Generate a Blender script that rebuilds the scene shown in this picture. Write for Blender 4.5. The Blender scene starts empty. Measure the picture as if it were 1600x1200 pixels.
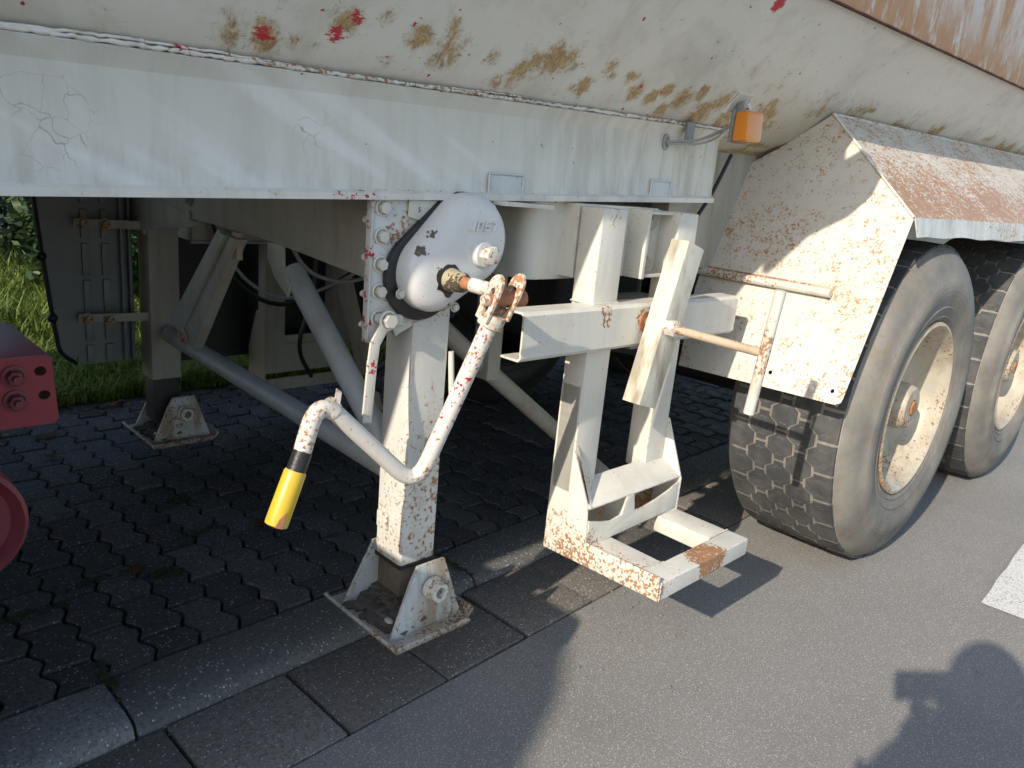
import bpy, bmesh, math, random
from mathutils import Vector, Matrix, noise
from mathutils.geometry import tessellate_polygon
random.seed(7)
PI = math.pi
scene = bpy.context.scene
COL = scene.collection

# ------------------------------------------------------------------ camera
yaw, pit, rol = math.radians(42.08), math.radians(-15.07), math.radians(5.38)
fw = Vector((math.cos(pit)*math.cos(yaw), math.cos(pit)*math.sin(yaw), math.sin(pit)))
rt = Vector((math.sin(yaw), -math.cos(yaw), 0)); up = rt.cross(fw)
r2 = rt*math.cos(rol)+up*math.sin(rol); u2 = -rt*math.sin(rol)+up*math.cos(rol)
cam = bpy.data.cameras.new('camera'); camo = bpy.data.objects.new('camera', cam); COL.objects.link(camo)
m = Matrix((r2, u2, -fw)).transposed().to_4x4(); m.translation = Vector((0, 0, 1.17)); camo.matrix_world = m
cam.sensor_width = 36; cam.lens = 36*1189/1600; cam.clip_start = .01; cam.clip_end = 500
scene.camera = camo
# ------------------------------------------------------------------ sky, sun, exposure
SUN = Vector((.863, .137, -.486)).normalized()          # direction the light travels
world = bpy.data.worlds.new('World'); scene.world = world; world.use_nodes = True
wn = world.node_tree; bg = wn.nodes['Background']; sky = wn.nodes.new('ShaderNodeTexSky')
sky.sky_type = 'NISHITA'; sky.sun_disc = False
sky.sun_elevation = math.asin(-SUN.z); sky.sun_rotation = math.atan2(-SUN.x, -SUN.y)
sky.air_density = 1.0; sky.dust_density = 1.0
wn.links.new(sky.outputs[0], bg.inputs[0]); bg.inputs[1].default_value = .15
sl = bpy.data.lights.new('sun', 'SUN'); sl.energy = 3.4; sl.angle = math.radians(.53); sl.color = (1, .90, .76)
so = bpy.data.objects.new('sun', sl); COL.objects.link(so); so.rotation_euler = SUN.to_track_quat('-Z', 'Y').to_euler()
scene.view_settings.view_transform = 'Standard'; scene.view_settings.look = 'None'
scene.view_settings.exposure = .75; scene.view_settings.gamma = 1

# ------------------------------------------------------------------ material helper
class NT:
    def __init__(s, name):
        s.m = bpy.data.materials.new(name); s.m.use_nodes = True
        s.t = s.m.node_tree; s.b = s.t.nodes['Principled BSDF']; s.tc = s.t.nodes.new('ShaderNodeTexCoord')
    def n(s, typ, **k):
        n = s.t.nodes.new(typ)
        for a, b in k.items(): setattr(n, a, b)
        return n
    def put(s, sock, v):
        if v is None: return
        if hasattr(v, 'links') or isinstance(v, bpy.types.NodeSocket): s.t.links.new(v, sock)
        elif isinstance(v, (tuple, list)) and sock.type == 'RGBA': sock.default_value = tuple(v)+((1,) if len(v) == 3 else ())
        else: sock.default_value = v
    def co(s, scale=(1, 1, 1), kind='Object', rot=(0, 0, 0)):
        n = s.n('ShaderNodeMapping'); s.t.links.new(s.tc.outputs[kind], n.inputs[0]); n.inputs['Scale'].default_value = scale
        n.inputs['Rotation'].default_value = rot
        return n.outputs[0]
    def noise(s, scale, detail=3, rough=.55, vec=None, dist=0, out=0):
        n = s.n('ShaderNodeTexNoise'); n.inputs['Scale'].default_value = scale; n.inputs['Detail'].default_value = detail
        n.inputs['Roughness'].default_value = rough; n.inputs['Distortion'].default_value = dist
        s.t.links.new(vec if vec else s.tc.outputs['Object'], n.inputs['Vector']); return n.outputs[out]
    def voro(s, scale, feature='F1', vec=None, out='Distance', rnd=1):
        n = s.n('ShaderNodeTexVoronoi', feature=feature); n.inputs['Scale'].default_value = scale; n.inputs['Randomness'].default_value = rnd
        s.t.links.new(vec if vec else s.tc.outputs['Object'], n.inputs['Vector']); return n.outputs[out]
    def math(s, op, a, b=None, c=None, clamp=False):
        n = s.n('ShaderNodeMath', operation=op); n.use_clamp = clamp
        s.put(n.inputs[0], a); s.put(n.inputs[1], b)
        if c is not None: s.put(n.inputs[2], c)
        return n.outputs[0]
    def step(s, v, a, b):
        n = s.n('ShaderNodeMapRange'); n.interpolation_type = 'SMOOTHSTEP'
        s.put(n.inputs['Value'], v); s.put(n.inputs['From Min'], a); s.put(n.inputs['From Max'], b); return n.outputs[0]
    def mix(s, f, a, b, mode='MIX'):
        n = s.n('ShaderNodeMix', data_type='RGBA', blend_type=mode); s.put(n.inputs[0], f); s.put(n.inputs[6], a); s.put(n.inputs[7], b); return n.outputs[2]
    def spot(s, c, r, soft=.5):
        n = s.n('ShaderNodeVectorMath', operation='DISTANCE'); s.t.links.new(s.tc.outputs['Object'], n.inputs[0]); n.inputs[1].default_value = c
        return s.step(n.outputs['Value'], r, r*(1-soft))
    def xyz(s, kind='Object'):
        n = s.n('ShaderNodeSeparateXYZ'); s.t.links.new(s.tc.outputs[kind], n.inputs[0]); return n.outputs
    def bump(s, h, strength=.3, dist=.002, prev=None):
        n = s.n('ShaderNodeBump'); n.inputs['Strength'].default_value = strength; n.inputs['Distance'].default_value = dist
        s.put(n.inputs['Height'], h)
        if prev is not None: s.t.links.new(prev, n.inputs['Normal'])
        return n.outputs[0]
    def out(s, col, rough=.5, bump=None, metal=0, spec=.5):
        s.put(s.b.inputs['Base Color'], col); s.put(s.b.inputs['Roughness'], rough); s.put(s.b.inputs['Metallic'], metal)
        s.put(s.b.inputs['Specular IOR Level'], spec)
        if bump is not None: s.t.links.new(bump, s.b.inputs['Normal'])
        return s.m

def paint(name, base=(.61, .59, .52), rust=.3, red=.0, dirt=.3, spots=(), redspots=(), speck=1.0, rough=.42, rustcol=((.36, .165, .065), (.19, .08, .035)), floor=.50, edge=0):
    """old sprayed off-white paint with dirt film, rust specks and chips down to red primer"""
    n = NT(name)
    big = n.noise(2.3, 4); mid = n.noise(9, 5, .6)
    c = n.mix(big, tuple(v*.92 for v in base), tuple(min(1, v*1.06) for v in base))
    streak = n.noise(6, 4, .6, n.co((3, 3, .5)))
    d = n.math('MULTIPLY', n.step(streak, .42, .72), dirt)
    c = n.mix(d, c, (.30, .26, .19))
    grime = n.math('MULTIPLY', n.step(mid, .5, .75), dirt*.8)
    c = n.mix(grime, c, (.33, .31, .26))
    # rust amount field
    amt = n.math('MULTIPLY', n.step(n.noise(3.1, 3), .38, .68), rust*.9)
    amt = n.math('ADD', amt, rust*.12)
    for (p, r, st) in spots:
        amt = n.math('ADD', amt, n.math('MULTIPLY', n.spot(p, r, .8), st))
    if edge:
        bv = n.n('ShaderNodeBevel', samples=3); bv.inputs[0].default_value = .007
        ge = n.n('ShaderNodeNewGeometry'); dt = n.n('ShaderNodeVectorMath', operation='DOT_PRODUCT')
        n.t.links.new(bv.outputs[0], dt.inputs[0]); n.t.links.new(ge.outputs['Normal'], dt.inputs[1])
        em = n.step(dt.outputs['Value'], .985, .86)
        amt = n.math('ADD', amt, n.math('MULTIPLY', n.math('MULTIPLY', em, edge), n.step(n.noise(11, 3), .38, .6)))
    sp = n.noise(125*speck, 2, .55); sp2 = n.noise(38*speck, 4, .65)
    f = n.math('ADD', n.math('MULTIPLY', sp, .72), n.math('MULTIPLY', sp2, .28))
    th = n.math('MAXIMUM', n.math('SUBTRACT', .69, n.math('MULTIPLY', amt, .19)), floor)
    rm = n.step(f, th, n.math('ADD', th, .035))
    stain = n.math('MULTIPLY', n.step(f, n.math('SUBTRACT', th, .07), th), .35)
    rc = n.mix(n.noise(40, 3), rustcol[0], rustcol[1])
    c = n.mix(stain, c, (.45, .25, .10))
    c = n.mix(n.math('MULTIPLY', rm, .88), c, rc)
    h = n.math('SUBTRACT', n.math('MULTIPLY', n.noise(55, 3), .35), rm)
    if red or redspots:
        ra = n.math('MULTIPLY', n.step(n.noise(2.7, 2, .5, n.co((1, 1, 1), rot=(1, 2, 3))), .45, .7), red)
        for (p, r, st) in redspots: ra = n.math('ADD', ra, n.math('MULTIPLY', n.spot(p, r, .7), st))
        rn = n.noise(95, 3, .65, n.co((1, 1, 1), rot=(.4, 1.1, .2)))
        t2 = n.math('SUBTRACT', .76, n.math('MULTIPLY', ra, .24))
        rr = n.step(rn, t2, n.math('ADD', t2, .02))
        c = n.mix(rr, c, (.42, .015, .03)); h = n.math('SUBTRACT', h, n.math('MULTIPLY', rr, .6))
    ro = n.math('ADD', n.math('MULTIPLY', mid, .22), rough-.1)
    ro = n.math('ADD', ro, n.math('MULTIPLY', rm, .4))
    b = n.bump(h, .35, .0015)
    b = n.bump(n.noise(7, 2), .12, .01, b)
    return n.out(c, ro, b)

def plain(name, col, rough=.6, var=.15, scale=20, bump=.2, metal=0, spec=.5):
    n = NT(name); a = n.noise(scale, 4, .6)
    c = n.mix(a, tuple(v*(1-var) for v in col), tuple(v*(1+var) for v in col))
    return n.out(c, rough, n.bump(n.noise(scale*4, 3), bump, .002), metal, spec)

M = {}
M['paint'] = paint('white_paint', rust=.28, red=.35, dirt=.25)
M['paint_clean'] = paint('white_paint_cleaner', rust=.10, red=.12, dirt=.12)
M['paint_leg'] = paint('leg_paint', edge=.7, rust=.62, red=.45, dirt=.2, base=(.62, .61, .56),
                       spots=[((.03, -.82, .45), .2, .35), ((.06, -.82, .62), .18, .3)])
M['paint_plate'] = paint('bolt_plate_paint', edge=.7, rust=.75, red=.5, dirt=.3, base=(.58, .59, .57),
                         spots=[((-.09, -.82, 1.03), .07, .6)], redspots=[((-.156, -.815, z__), r__, 1.1) for z__, r__ in ((1.118, .026), (1.062, .014), (1.01, .024), (.962, .012), (.925, .018), (.875, .024), (.842, .014))])
M['paint_rack'] = paint('rack_paint', edge=.7, rust=.22, red=.05, dirt=.2, base=(.63, .61, .54),
                        spots=[((.425, -.946, .888), .035, 1.6), ((.43, -.946, .86), .02, 1.3), ((.585, -.946, .856), .05, .9), ((.45, -.9, 1.10), .05, .7), ((.405, -.9, .28), .16, .75), ((.405, -1.15, .28), .13, .95), ((.405, -1.0, .27), .12, .6), ((.56, -.945, .87), .035, .6)])
M['paint_bar'] = paint('step_bar_paint', edge=.7, rust=.35, red=.05, dirt=.2, base=(.62, .61, .56),
                       spots=[((.64, -1.2, .30), .085, 2.6), ((.60, -1.19, .32), .05, 1.8), ((.41, -1.2, .28), .05, .6)], rustcol=((.45, .19, .05), (.15, .065, .03)), floor=.40)
M['paint_crank'] = paint('crank_paint', edge=.7, rust=1.0, red=.75, dirt=.15, base=(.64, .61, .56))
M['paint_gear'] = paint('gear_paint', rust=.1, red=.45, dirt=.12, rustcol=((.035, .033, .03), (.02, .02, .02)), floor=.42, spots=[((-.072, -.87, 1.02), .022, 1.6), ((-.05, -.87, 1.055), .02, 1.3), ((-.08, -.86, .975), .018, 1.5), ((-.055, -.86, .93), .02, 1.2), ((0, -.87, .918), .016, 1.0), ((-.02, -.885, .985), .03, .8)], base=(.66, .665, .65), rough=.34)
M['shade_paint'] = paint('inner_paint', rust=.25, red=.1, dirt=.75, base=(.40, .39, .34))  # dirty off-white paint, darkened: shade under the body is in its colour
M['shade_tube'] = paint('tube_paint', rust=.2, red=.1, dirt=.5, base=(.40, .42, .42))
M['rust'] = plain('rusty_steel', (.34, .15, .07), .85, .5, 60, .6)
M['rusty_rod'] = paint('rusty_rod', rust=1.8, dirt=.6, base=(.48, .38, .28), floor=.42)
M['dark_metal'] = plain('dark_greasy_metal', (.03, .028, .026), .55, .4, 30, .4)
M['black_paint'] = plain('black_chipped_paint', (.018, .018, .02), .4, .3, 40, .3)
M['galv'] = plain('dull_galvanised_steel', (.22, .235, .235), .5, .18, 8, .15, .25)
M['brown_steel'] = plain('weathered_inner_tube', (.12, .10, .075), .7, .45, 45, .5)
M['dirt'] = plain('dried_mud', (.10, .085, .07), .95, .4, 30, .9)
M['red'] = plain('dark_red_frame_paint', (.30, .032, .045), .42, .12, 6, .1)
M['redbolt'] = plain('red_bolt_paint', (.20, .04, .05), .5, .2, 30, .2)
M['yellow'] = NT('yellow_grip'); n = M['yellow']
z = n.xyz()[2]
M['yellow'] = n.out(n.mix(n.step(n.math('ADD', z, n.math('MULTIPLY', n.noise(30), .05)), .585, .55), (.62, .42, .035), (.55, .45, .25)), .38, n.bump(n.noise(40), .1, .001))
M['orange'] = None
n = NT('orange_lamp_lens'); w = n.n('ShaderNodeTexWave'); w.inputs['Scale'].default_value = 60
n.t.links.new(n.tc.outputs['Object'], w.inputs['Vector'])
M['orange'] = n.out(n.mix(n.noise(12), (.55, .16, .015), (.75, .28, .03)), .25, n.bump(w.outputs[1], .15, .001))
M['cable'] = plain('grey_cable', (.32, .32, .32), .5, .1, 30, .1)

# tank side: big sheet metal with ochre rust and red primer scratches
def tank_mat():
    n = NT('tank_paint'); X = n.xyz()
    big = n.noise(1.6, 5, .6)
    c = n.mix(big, (.64, .625, .565), (.74, .735, .69))
    st = n.noise(5, 5, .65, n.co((1, 1, 1), rot=(.5, .3, .6)), .6)
    c = n.mix(n.math('MULTIPLY', n.step(st, .45, .7), .35), c, (.36, .33, .26))
    st2 = n.noise(9, 4, .6, n.co((1.2, 4, 4), rot=(0, .5, .3)))
    c = n.mix(n.math('MULTIPLY', n.step(st2, .56, .72), .35), c, (.66, .67, .66))
    yy = n.math('ADD', X[1], n.math('MULTIPLY', n.math('SUBTRACT', n.noise(3, 3), .5), .12))
    band = n.math('MULTIPLY', n.step(yy, -1.045, -.97), n.step(yy, -.79, -.86))
    xr = n.math('MULTIPLY', n.step(X[0], -.52, -.2), 1)
    right = n.step(X[0], .55, 1.3)
    yellowfilm = n.math('MULTIPLY', n.math('MULTIPLY', n.step(yy, -.99, -.86), right), .45)
    c = n.mix(yellowfilm, c, (.34, .27, .13))
    q = n.noise(110, 2, .6, n.co((1, .45, .45), rot=(0, 0, .5)), 1.8); q3 = n.noise(30, 6, .7); q4 = n.noise(7, 3)
    sp = None
    for (x, y, z, r) in [(-.44, -.842, 1.356, .028), (-.40, -.852, 1.366, .022), (-.385, -.842, 1.356, .03), (-.345, -.846, 1.36, .02), (-.31, -.844, 1.359, .018), (-.27, -.88, 1.40, .03), (-.20, -.90, 1.42, .02),
                         (-.12, -.883, 1.403, .028), (-.163, -.84, 1.355, .016), (-.054, -.871, 1.389, .035), (-.063, -.905, 1.428, .022), (-.02, -.86, 1.38, .018), (.06, -.875, 1.395, .02),
                         (.137, -.852, 1.37, .022), (.15, -.872, 1.39, .026), (.13, -.862, 1.38, .02), (.206, -.894, 1.416, .038), (.245, -.897, 1.42, .03), (.17, -.89, 1.41, .024), (.10, -.842, 1.357, .02),
                         (.337, -.863, 1.381, .022), (.31, -.86, 1.378, .014), (.379, -.902, 1.425, .018), (.40, -.89, 1.41, .014), (.467, -.897, 1.419, .018), (.516, -.874, 1.393, .026), (.586, -.87, 1.388, .022),
                         (.62, -.89, 1.41, .02), (.66, -.85, 1.365, .02), (.70, -.88, 1.40, .03), (.82, -.856, 1.372, .04), (.87, -.89, 1.41, .03), (.76, -.90, 1.42, .022)]:
        t = n.spot((x, y, z), r*2.1, 1.0); sp = t if sp is None else n.math('MAXIMUM', sp, t)
    band2 = n.math('MULTIPLY', n.step(yy, -1.0, -.90), n.step(X[0], .6, 1.1))
    bandf = n.math('MULTIPLY', band2, n.step(n.noise(6.5, 3, .5, n.co((1, 1.6, 1.6), rot=(0, 0, .4))), .40, .64))
    sp = n.math('MAXIMUM', sp, n.math('MULTIPLY', bandf, .8))
    v_ = n.math('ADD', sp, n.math('ADD', n.math('MULTIPLY', n.math('SUBTRACT', q3, .5), 2.0), n.math('MULTIPLY', n.math('SUBTRACT', q, .5), .55)))
    f = n.math('MULTIPLY', n.step(v_, .36, .74), .95)
    halo = n.math('MULTIPLY', n.step(v_, .1, .5), .30)
    c = n.mix(halo, c, (.42, .36, .24))
    c = n.mix(n.math('MULTIPLY', f, .9), c, n.mix(n.step(q, .35, .65), (.50, .33, .12), (.27, .15, .05)))
    fine = n.noise(46, 2, .5, n.co((1, 1, 1), rot=(.1, .6, 1.1)))
    fr = n.step(fine, .735, .75)
    c = n.mix(fr, c, (.38, .02, .03))
    rs = None
    for (pt, r) in [((-.39, -.848, 1.362), .045), ((-.415, -.842, 1.356), .03), ((-.275, -.862, 1.38), .045), ((-.255, -.888, 1.408), .04), ((-.16, -.85, 1.365), .03), ((-.20, -.845, 1.36), .025), ((.76, -1.065, 1.611), .035), ((-.50, -.835, 1.345), .03), ((.52, -.885, 1.405), .018), ((.45, -.862, 1.38), .014)]:
        s_ = n.spot(pt, r, .75); rs = s_ if rs is None else n.math('MAXIMUM', rs, s_)
    rn = n.noise(95, 5, .8, n.co((.4, 1, 1), rot=(.8, .9, .3)))
    rm = n.step(n.math('ADD', n.math('MULTIPLY', rs, .42), rn), .73, .80)
    c = n.mix(rm, c, (.50, .02, .035))
    sc = n.math('MULTIPLY', n.math('MULTIPLY', n.step(v_, -.05, .4), n.step(n.noise(140, 3, .7, n.co((.3, 1, 1), rot=(.2, .4, .5))), .60, .68)), .55)
    c = n.mix(sc, c, (.16, .13, .11))
    ro = n.math('ADD', .33, n.math('MULTIPLY', n.math('MAXIMUM', f, n.noise(6, 4)), .3))
    b = n.bump(n.math('SUBTRACT', n.math('MULTIPLY', n.noise(35, 4), .3), n.math('MULTIPLY', f, .5)), .3, .002)
    b = n.bump(n.noise(2.5, 2), .35, .02, b)
    return n.out(c, ro, b)
M['tank'] = tank_mat()

def rustwall_mat():
    n = NT('rusty_side_wall'); v = n.co((2.2, 2.2, 1.0), rot=(0, .35, 0))
    a = n.noise(3.2, 6, .7, v, .4); f = n.step(a, .36, .62)
    z = n.xyz()[2]
    f = n.math('MAXIMUM', f, n.step(n.math('ADD', z, n.math('MULTIPLY', n.noise(4, 4), .25)), 2.05, 1.82))
    f = n.math('MULTIPLY', f, n.step(n.noise(9, 5, .7, n.co((2.4, 2.4, .8), rot=(0, .35, 0))), .32, .50))
    c = n.mix(f, n.mix(n.noise(8), (.50, .52, .54), (.42, .42, .40)), n.mix(n.noise(26, 5, .7), (.44, .27, .135), (.24, .115, .05)))
    return n.out(c, .65, n.bump(n.noise(50, 4), .4, .002))
M['rustwall'] = rustwall_mat()

def skirt_mat():
    n = NT('skirt_paint'); X = n.xyz()
    c = n.mix(n.noise(1.7, 4), (.57, .565, .51), (.64, .635, .575))
    vs = n.noise(10, 5, .65, n.co((2.5, 1, .45)))
    low = n.step(n.math('ADD', X[2], n.math('MULTIPLY', n.noise(5), .05)), 1.22, 1.13)
    right = n.step(X[0], .05, .8)
    d = n.math('MULTIPLY', n.step(vs, .40, .66), n.math('ADD', .16, n.math('ADD', n.math('MULTIPLY', low, .3), n.math('MULTIPLY', right, .42))))
    c = n.mix(d, c, (.33, .30, .23))
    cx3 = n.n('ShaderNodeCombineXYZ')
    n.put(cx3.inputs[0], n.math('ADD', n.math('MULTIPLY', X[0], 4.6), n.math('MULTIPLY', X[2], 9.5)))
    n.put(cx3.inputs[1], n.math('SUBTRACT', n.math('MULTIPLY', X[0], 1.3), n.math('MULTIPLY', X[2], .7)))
    sky_streak = n.noise(1.15, 2, .45, cx3.outputs[0], .15)
    sky_streak = n.math('ADD', sky_streak, n.math('MULTIPLY', n.math('SUBTRACT', n.noise(40, 3), .5), .05))
    c = n.mix(n.math('MULTIPLY', n.math('MULTIPLY', n.step(sky_streak, .53, .66), .35), n.step(X[0], .3, -.1)), c, (.84, .86, .86))  # soft diagonal sky reflections, painted into the panel colour
    # hairline paint cracks near the left end and near the middle
    nz = n.n('ShaderNodeTexNoise'); nz.inputs['Scale'].default_value = 18; nz.inputs['Detail'].default_value = 3; n.t.links.new(n.tc.outputs['Object'], nz.inputs['Vector'])
    vm = n.n('ShaderNodeVectorMath', operation='MULTIPLY_ADD'); n.t.links.new(nz.outputs['Color'], vm.inputs[0]); vm.inputs[1].default_value = (.07, .0, .07); n.t.links.new(n.tc.outputs['Object'], vm.inputs[2])
    e = n.voro(26, 'DISTANCE_TO_EDGE', vm.outputs[0]); ew = e
    cm = n.math('MULTIPLY', n.math('MAXIMUM', n.spot((-.69, -.81, 1.19), .085, .4), n.spot((-.27, -.81, 1.215), .055, .4)), n.step(n.noise(9, 2), .42, .56))
    cr = n.math('MULTIPLY', n.math('MULTIPLY', n.step(ew, .016, .004), cm), .55)
    c = n.mix(cr, c, (.16, .14, .13))
    fr = n.step(n.noise(44, 2, .5, n.co((1, 1, 1), rot=(.3, .6, .1))), .755, .765)
    c = n.mix(fr, c, (.28, .02, .03))
    g = n.noise(4, 4)
    b = n.bump(n.math('SUBTRACT', n.math('MULTIPLY', n.noise(26, 4), .25), n.math('MULTIPLY', cr, .3)), .22, .0015)
    b = n.bump(n.noise(1.6, 2), .3, .02, b)
    return n.out(c, n.math('ADD', .24, n.math('MULTIPLY', g, .22)), b)
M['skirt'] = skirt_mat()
M['weld'] = paint('weld_bead', rust=.85, red=.8, dirt=.4, base=(.66, .64, .58), redspots=[((-.5, -.83, 1.32), .05, .8), ((-.44, -.83, 1.32), .04, .9)])
M['edge'] = paint('skirt_edge_paint', rust=.25, red=.35, dirt=.3, base=(.68, .67, .62), redspots=[((-.2, -.82, 1.11), .08, .8)])
def fender_mat(name, k):
    n = NT(name); X = n.xyz()
    c = n.mix(n.noise(2.5, 4), (.50, .48, .42), (.58, .56, .50))
    c = n.mix(n.math('MULTIPLY', n.step(n.noise(7, 4), .45, .7), .35), c, (.44, .40, .32))
    # bright scratched paint at the low outer corner
    w = n.math('MULTIPLY', n.spot((1.08, -1.18, .70), .19, .6), .85)
    sq = n.voro(34, 'DISTANCE_TO_EDGE', n.co((1, 1, 1)))
    sq = n.math('ABSOLUTE', n.math('SUBTRACT', n.noise(30, 3, .6, None, 1.5), .5))
    c = n.mix(n.math('MULTIPLY', n.step(sq, .03, .012), w), c, (.80, .80, .76))
    amt = n.math('ADD', k*.72, n.math('MULTIPLY', n.step(n.noise(4, 3), .35, .7), k*.5))
    if k > 1: amt = n.math('ADD', amt, n.math('MULTIPLY', n.step(X[2], 1.40, 1.20), .75))
    f = n.math('ADD', n.math('MULTIPLY', n.noise(125, 4, .7), .66), n.math('MULTIPLY', n.noise(34, 3, .6), .34))
    if k > 1: f = n.math('ADD', n.math('MULTIPLY', n.noise(70, 3, .55, n.co((1, 2.2, 2.2), rot=(0, 0, .3))), .6), n.math('MULTIPLY', n.noise(26, 4, .6, n.co((1, 2, 2))), .4))
    th = n.math('SUBTRACT', .70, n.math('MULTIPLY', amt, .155))
    rm = n.step(f, th, n.math('ADD', th, .04))
    c = n.mix(n.math('MULTIPLY', n.step(f, n.math('SUBTRACT', th, .06), th), .3), c, (.48, .28, .12))
    c = n.mix(rm, c, n.mix(n.noise(30), (.44, .26, .14), (.28, .14, .07)))
    return n.out(c, .5, n.bump(n.math('SUBTRACT', n.math('MULTIPLY', n.noise(40), .3), rm), .35, .0015))
M['flap'] = fender_mat('mudguard_front_paint', 1.0)
M['fender'] = fender_mat('mudguard_top_paint', 1.12)

def stone(name, dark, light, scale=1.0, speck=.66, bump=.8, mossy=0, kind='Object'):
    n = NT(name)
    geo = n.n('ShaderNodeNewGeometry'); pos = geo.outputs['Position']
    oi = n.n('ShaderNodeObjectInfo')
    a = n.noise(2.2*scale, 5, .6, pos); g = n.noise(150*scale, 3, .7, pos); g2 = n.noise(420*scale, 2, .6, pos)
    c = n.mix(a, dark, light)
    c = n.mix(n.math('MULTIPLY', n.math('SUBTRACT', oi.outputs['Random'], .45), .8, clamp=True), c, tuple(v*1.8 for v in light))
    c = n.mix(n.math('MULTIPLY', n.math('SUBTRACT', .4, oi.outputs['Random']), .9, clamp=True), c, tuple(v*.45 for v in dark))
    c = n.mix(n.math('MULTIPLY', n.step(n.noise(.9, 5, .6, pos), .48, .66), .28), c, tuple(v*.55 for v in dark))
    c = n.mix(n.math('MULTIPLY', n.step(g, .45, .62), .55), c, tuple(v*.45 for v in dark))
    v = n.n('ShaderNodeTexVoronoi'); v.inputs['Scale'].default_value = 190*scale; n.t.links.new(pos, v.inputs['Vector'])
    rnd = n.n('ShaderNodeSeparateColor'); n.t.links.new(v.outputs['Color'], rnd.inputs[0])
    grain = n.math('MULTIPLY', n.step(rnd.outputs[0], speck, speck+.02), n.step(v.outputs['Distance'], .42, .30))
    c = n.mix(n.math('MULTIPLY', grain, n.math('ADD', .25, n.math('MULTIPLY', rnd.outputs[1], .6))), c, tuple(min(.6, x*5) for x in light))
    h = n.math('ADD', n.math('MULTIPLY', g, .8), n.math('MULTIPLY', g2, .4))
    return n.out(c, .85, n.bump(h, bump, .003), 0, .3)
M['asphalt'] = stone('asphalt', (.28, .27, .252), (.39, .375, .35), 1.35, .66, .8)
M['paver'] = stone('paver_concrete', (.050, .049, .051), (.085, .080, .077), .8, .84, .8)
M['kerb'] = stone('kerb_granite_concrete', (.14, .138, .132), (.20, .195, .186), .75, .80, .7)
M['gutter'] = stone('gutter_slab', (.15, .135, .12), (.21, .19, .168), .9, .84, .7)
M['joint'] = plain('joint_sand', (.018, .017, .013), .95, .4, 20, .6)
M['soil'] = plain('verge_soil', (.035, .035, .018), .95, .4, 6, .6)
M['line'] = NT('road_paint'); n = M['line']
g = n.noise(160, 3, .7)
M['line'] = n.out(n.mix(n.step(n.math('ADD', g, n.math('MULTIPLY', n.noise(6, 3), .2)), .66, .72), (.66, .65, .62), (.22, .21, .2)), .7, n.bump(g, .6, .003))

def rubber(name, base, dusty, dustamt):
    n = NT(name); a = n.noise(6, 5, .65); s_ = n.noise(30, 4, .6, n.co((1, 1, 1)))
    c = n.mix(n.step(n.math('ADD', n.math('MULTIPLY', a, .7), n.math('MULTIPLY', s_, .3)), .38, .62), base, dusty)
    c = n.mix(dustamt, base, c)
    return n.out(c, .75, n.bump(n.noise(60, 4), .3, .002), 0, .3)
M['tread'] = rubber('tread_rubber', (.045, .047, .05), (.10, .10, .096), .8)
M['groove'] = rubber('dusty_groove', (.15, .14, .12), (.27, .25, .21), 1)
M['sipe'] = plain('sipe_dust', (.15, .145, .13), .8, .3, 60, .1)
def sidewall_mat():
    n = NT('dusty_sidewall'); X = n.xyz()
    r = n.math('SQRT', n.math('ADD', n.math('POWER', X[0], 2.), n.math('POWER', X[2], 2.)))
    c = n.mix(n.step(n.noise(5, 5, .65), .3, .7), (.135, .13, .12), (.225, .215, .19))
    c = n.mix(n.math('MULTIPLY', n.step(n.noise(16, 6, .75, None, 1.2), .50, .66), .7), c, (.20, .165, .11))
    c = n.mix(n.math('MULTIPLY', n.step(n.noise(28, 5, .75, n.co((1, 1, 1)), 2.), .58, .70), .55), c, (.08, .078, .075))
    rg = n.math('MULTIPLY', n.math('SINE', n.math('MULTIPLY', r, 420.)), n.step(r, .46, .44))
    rg = n.math('MULTIPLY', rg, n.step(r, .36, .38))
    b = n.bump(rg, .16, .0012); b = n.bump(n.noise(24, 4, .6), .4, .004, b)
    return n.out(c, .72, b, 0, .3)
M['sidewall'] = sidewall_mat()
M['rim'] = paint('rim_paint', rust=1.0, dirt=1.0, base=(.43, .39, .31), speck=.8, rustcol=((.20, .11, .06), (.14, .06, .03)))
M['rimlip'] = paint('rim_lip_rust', rust=1.1, dirt=.7, base=(.50, .42, .30), rustcol=((.40, .20, .09), (.22, .09, .04)))
M['leaf'] = None
def leafmat(name, a, b, trans=.25):
    n = NT(name); oi = n.n('ShaderNodeNewGeometry')
    c = n.mix(n.step(oi.outputs['Random Per Island'], 0, 1), a, b)
    n.put(n.b.inputs['Subsurface Weight'], 0)
    t = n.n('ShaderNodeBsdfTranslucent'); n.put(t.inputs[0], c); mx = n.n('ShaderNodeMixShader'); mx.inputs[0].default_value = trans
    n.out(c, .5, None, 0, .4)
    n.t.links.new(n.b.outputs[0], mx.inputs[1]); n.t.links.new(t.outputs[0], mx.inputs[2])
    n.t.links.new(mx.outputs[0], n.t.nodes['Material Output'].inputs[0]); return n.m
M['grass'] = leafmat('grass_blades', (.09, .165, .025), (.27, .33, .08), .4)
M['bush'] = leafmat('bush_leaves', (.02, .05, .018), (.06, .11, .035), .25)
M['dry'] = leafmat('withered_leaf', (.12, .05, .02), (.22, .12, .05), .15)
M['bark'] = plain('bark', (.07, .05, .035), .9, .4, 14, .8)
M['cloth'] = plain('dark_jacket', (.03, .035, .05), .8, .2, 30, .3)
M['skin'] = plain('skin', (.45, .27, .2), .5, .05, 20, .1)

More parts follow.
